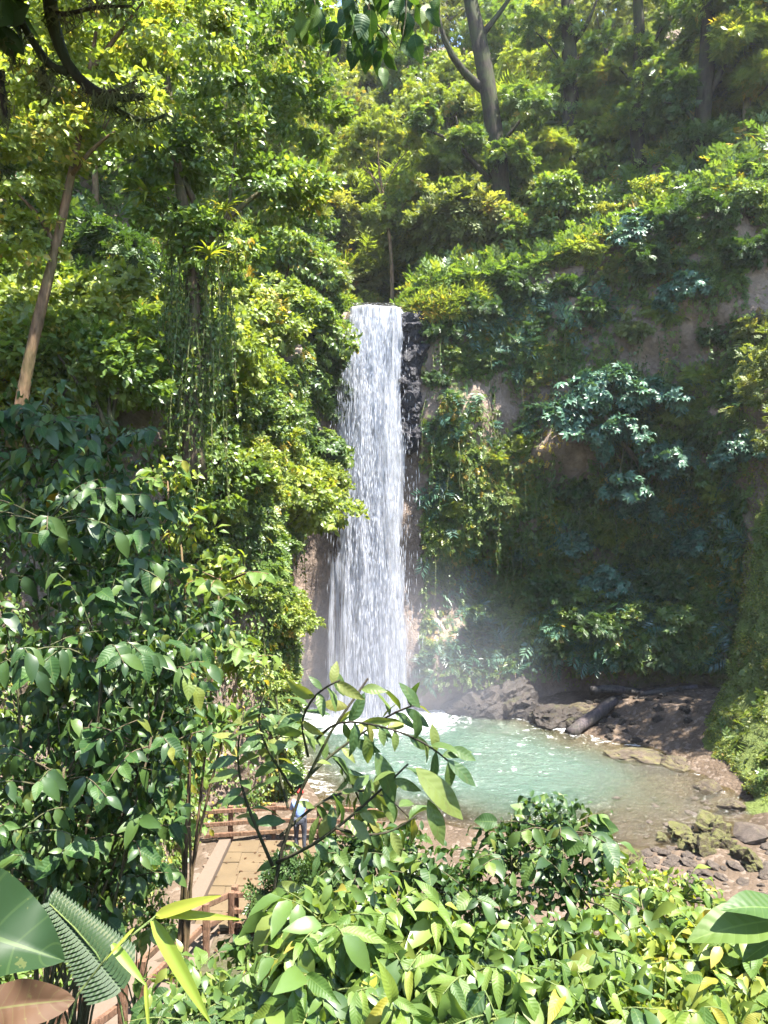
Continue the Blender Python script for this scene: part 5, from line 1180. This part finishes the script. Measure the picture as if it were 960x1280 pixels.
arum()
def frond():
    p, q = P(150, 1235, 1.95), P(62, 1130, 1.95); b = gnd(-.62, 2.1); e = empty('fern', b, 'broad grey green fern frond beside the huge arrow-shaped leaf', 'fern'); rach = smooth_path([b - [0, 0, .05], P(155, 1270, 2.0), p, P(115, 1175, 1.95), q], 20); v, f = tube(rach - b, np.linspace(.006, .002, 20), 5); link('stalk', make_mesh('stalk', v, f, M['greentwig'], True), e)
    V, F, uv = big_leaf(.17, .3, .8, .1, .15, .1, 7, 2, 1, .1); me = make_mesh('leaflet', V, F, M['arum'], True, uv=uv); td = norm(q - p)
    for k in range(26):
        t_ = k / 25; c = p + (q - p) * t_; 
        for sg in (-1, 1):
            sd = norm(np.cross(td, np.array([.2, -.6, .75]))) * sg; o = put_leaf(e, b, me, c, sd * 1 + td * .55, np.array([.2, -.6, .75]), .11 * (1 - .6 * t_) * (1.0 if sg > 0 else .8)); o.name = 'leaflet'


frond()
b = P(-42, 1268, 1.3); V, F, uv = big_leaf(.21, .5, .7, .45, .3, .35, 18, 5, 5, .05)
e = tag(link('dead_leaf', make_mesh('dead_leaf', V, F, M['deadleaf'], True, uv=uv)), 'curled dry brown leaf caught on the plants beneath the huge arrow-shaped leaf', 'leaf'); q = P(80, 1242, 1.28) - b
X = norm(q); Z = norm(np.array([.25, -.75, .6]) - (np.array([.25, -.75, .6]) @ X) * X); Y = np.cross(Z, X); L_ = np.linalg.norm(q)
e.matrix_world = Matrix(((X[0] * L_, Y[0] * L_, Z[0] * L_, b[0]), (X[1] * L_, Y[1] * L_, Z[1] * L_, b[1]), (X[2] * L_, Y[2] * L_, Z[2] * L_, b[2]), (0, 0, 0, 1)))


def cane():
    Dn = 1.75; b = gnd(-.62, 1.75); e = empty('cane_grass', b, 'arching cane with narrow yellow green blades crossing in front of the steps', 'grass'); st = smooth_path([b - [0, 0, .05], P(60, 1262, Dn), P(130, 1185, Dn), P(195, 1145, Dn)], 12); v, f = tube(st - b, np.linspace(.006, .0025, 12), 5); link('stem', make_mesh('stem', v, f, M['greentwig'], True), e)
    V, F, uv = big_leaf(.062, .3, .8, .5, .1, .05, 12, 2, 2, .02); me = make_mesh('blade', V, F, M['grassleaf'], True, uv=uv)
    for (p, q, w_) in [((195, 1145), (272, 1118), 1.3), ((195, 1143), (300, 1146), .8), ((190, 1150), (266, 1285), 1.0), ((140, 1180), (182, 1232), 1.5), ((182, 1228), (186, 1300), .7), ((168, 1160), (130, 1200), .7)]:
        p, q = P(*p, Dn), P(*q, Dn - .05); o = put_leaf(e, b, me, p, q - p, np.array([.1, -.7, .7]), np.linalg.norm(q - p)); o.name = 'blade'; o.scale.y *= w_


cane()
V, F, uv = big_leaf(.2, .45, .9, .3, .3, .1, 10, 2, 4, .04); me = make_mesh('edge_leaf', V, F, M['big_mid'], True, uv=uv)
b = gnd(.95, 1.15); e = empty('edge_plant', b, 'large-leaved plant leaning in at the edge above the slender arching leaves', 'plant'); v, f = tube(smooth_path([b - [0, 0, .05], P(1010, 1230, 1.2), P(985, 1150, 1.2)], 8) - b, np.linspace(.006, .003, 8), 5); link('stem', make_mesh('stem', v, f, M['greentwig'], True), e)
for (p, q, s_) in [((985, 1150), (868, 1150), 1.0), ((985, 1140), (908, 1114), .9), ((990, 1165), (925, 1190), .9)]:
    p, q = P(*p, 1.2), P(*q, 1.15); put_leaf(e, b, me, p, q - p, np.array([-.1, -.4, .9]), np.linalg.norm(q - p) * s_)

# overhanging tree: mossy limbs come in at the top, its crown shades the broad-leaved shrubs
def overhang():
    b = gnd(-3.3, 2.4); Dm = 5.0; e = empty('overhanging_tree', b, 'overhanging tree with dark mossy drooping limbs above the broad-leaved shrubs', 'tree')
    limbs = [([b - [0, 0, .2], b + [.1, .2, 2.5], b + [.3, .8, 4.5], P(30, -120, Dm), P(60, -60, Dm)], .17, .10), ([P(60, -60, Dm), P(62, 20, Dm), P(80, 80, Dm), P(105, 110, Dm), P(140, 128, Dm), P(180, 120, Dm)], .055, .022), ([P(105, 110, Dm), P(150, 140, Dm), P(185, 155, Dm), P(210, 142, Dm)], .026, .010), ([P(85, 90, Dm), P(60, 88, Dm), P(48, 60, Dm), P(25, 30, Dm), P(18, -40, Dm)], .03, .02),
             ([P(20, -40, Dm), P(8, 40, Dm), P(18, 80, Dm)], .022, .01), ([P(60, 10, Dm), P(80, 20, Dm - .3), P(115, 8, Dm - .4), P(165, 8, Dm - .5)], .02, .008), ([P(120, 118, Dm), P(150, 112, Dm - .2), P(172, 100, Dm - .2)], .016, .007), ([P(52, 85, Dm), P(62, 110, Dm)], .02, .012), ([P(0, 90, Dm), P(4, 130, Dm), P(10, 150, Dm)], .03, .015),
             ([b + [.3, .8, 4.5], P(220, -140, 4.2), P(380, -120, 3.6), P(440, -70, 3.3), P(450, -20, 3.2)], .06, .010), ([P(40, -100, Dm), P(180, -160, 5.5), P(300, -190, 6)], .06, .02), ([b + [.3, .8, 4.5], np.array([-1.6, 3.0, 13.6]), np.array([-.7, 3.0, 14.2]), np.array([.1, 3.2, 14.8])], .06, .02), ([b + [.1, .4, 3.6], P(-40, 60, 4.6), P(0, 95, Dm)], .05, .03)]
    parts = [tube(smooth_path(p, 12) - b, np.linspace(a, c_, 12), 7, k, .12) for k, (p, a, c_) in enumerate(limbs)]; v, f = join(parts); link('trunk', make_mesh('trunk', v, f, M['bark_dark'], True), e)
    lobes = [(P(60, -190, 4.6), (.9, .8, .5)), (P(-150, -150, 4.4), (.9, .9, .5)), (P(200, -240, 4.6), (.9, .9, .5)), (P(-60, -300, 3.6), (1.0, .9, .5)), (P(120, -420, 3.6), (.9, .9, .5)), (P(330, -230, 4.2), (.7, .7, .4)), (P(-60, -20, 4.8), (.4, .4, .4)), (np.array([-.4, 2.7, 14.3]), (.9, .8, .45)), (np.array([-1.3, 2.5, 14.7]), (.9, .8, .45)), (np.array([-.7, 3.6, 14.6]), (.9, .8, .45)), (np.array([.1, 3.3, 14.9]), (.7, .7, .4)), (np.array([-2.0, 1.9, 13.6]), (.8, .7, .4))]
    cv, cf, cr = crown_leaves([(c_ - b, q) for c_, q in lobes], 5600, OVAL, .20, 301, .3); link('crown', make_mesh('crown', cv, cf, M['dark'], rnd=cr), e)
    r = np.random.default_rng(8)
    for k in range(70):
        px = r.normal(465, 32); py = r.uniform(-30, 75) - abs(px - 465) * .35; Dq = r.uniform(3.0, 3.4); put_leaf(e, b, LS['ovate'][k % 5], P(px, py, Dq), np.array([r.normal(0, .5), r.normal(0, .4), -1.0]), norm(np.array([0, -.8, .4]) + .6 * r.standard_normal(3)), r.uniform(.07, .13))
    for (px, py) in [(478, 85), (392, 20), (375, 15), (382, 40), (398, 8), (535, 5), (548, 0), (528, 20), (365, 35)]:
        put_leaf(e, b, LS['bright'][px % 5], P(px, py, 3.1), np.array([r.normal(0, .4), r.normal(0, .3), -1.0]), norm(np.array([0, -.8, .4]) + .4 * r.standard_normal(3)), r.uniform(.08, .13))
    parts = [tube(smooth_path([P(px, -60, 3.2), P(px + r.normal(0, 10), 10, 3.2), P(px + r.normal(0, 15), 60, 3.2)], 7) - b, np.linspace(.006, .002, 7), 4) for px in (430, 455, 475, 500, 385, 535)]; v, f = join(parts); link('twig', make_mesh('twig', v, f, M['twig'], True), e)
    parts = []                                            # beards of moss under the limbs
    for p, a, c_ in limbs[1:9]:
        q = smooth_path(p, 24)
        for s_ in q:
            for _ in range(3): L_ = r.uniform(.02, .11); o_ = s_ + r.normal(0, .02, 3); parts.append(tube(np.array([o_, o_ + [r.normal(0, .02), 0, -L_ * .5], o_ + [r.normal(0, .03), 0, -L_]]) - b, [.007, .005, .002], 3))
    v, f = join(parts); o = link('moss', make_mesh('moss', v, f, M['vine']), e); o['kind'] = 'stuff'


overhang()

# ------------------------------------------------------------------ air
t = NT('haze'); t.t.links.new(t.n('VolumePrincipled', {'Color': (0.93, 0.95, 1.0, 1), 'Density': 0.00025, 'Anisotropy': 0.2}).outputs[0], t.out.inputs[1])
v, f = box(-280, 280, -280, 280, -4, 130); tag(link('haze', make_mesh('haze', v, f, t.m)), kind='stuff')
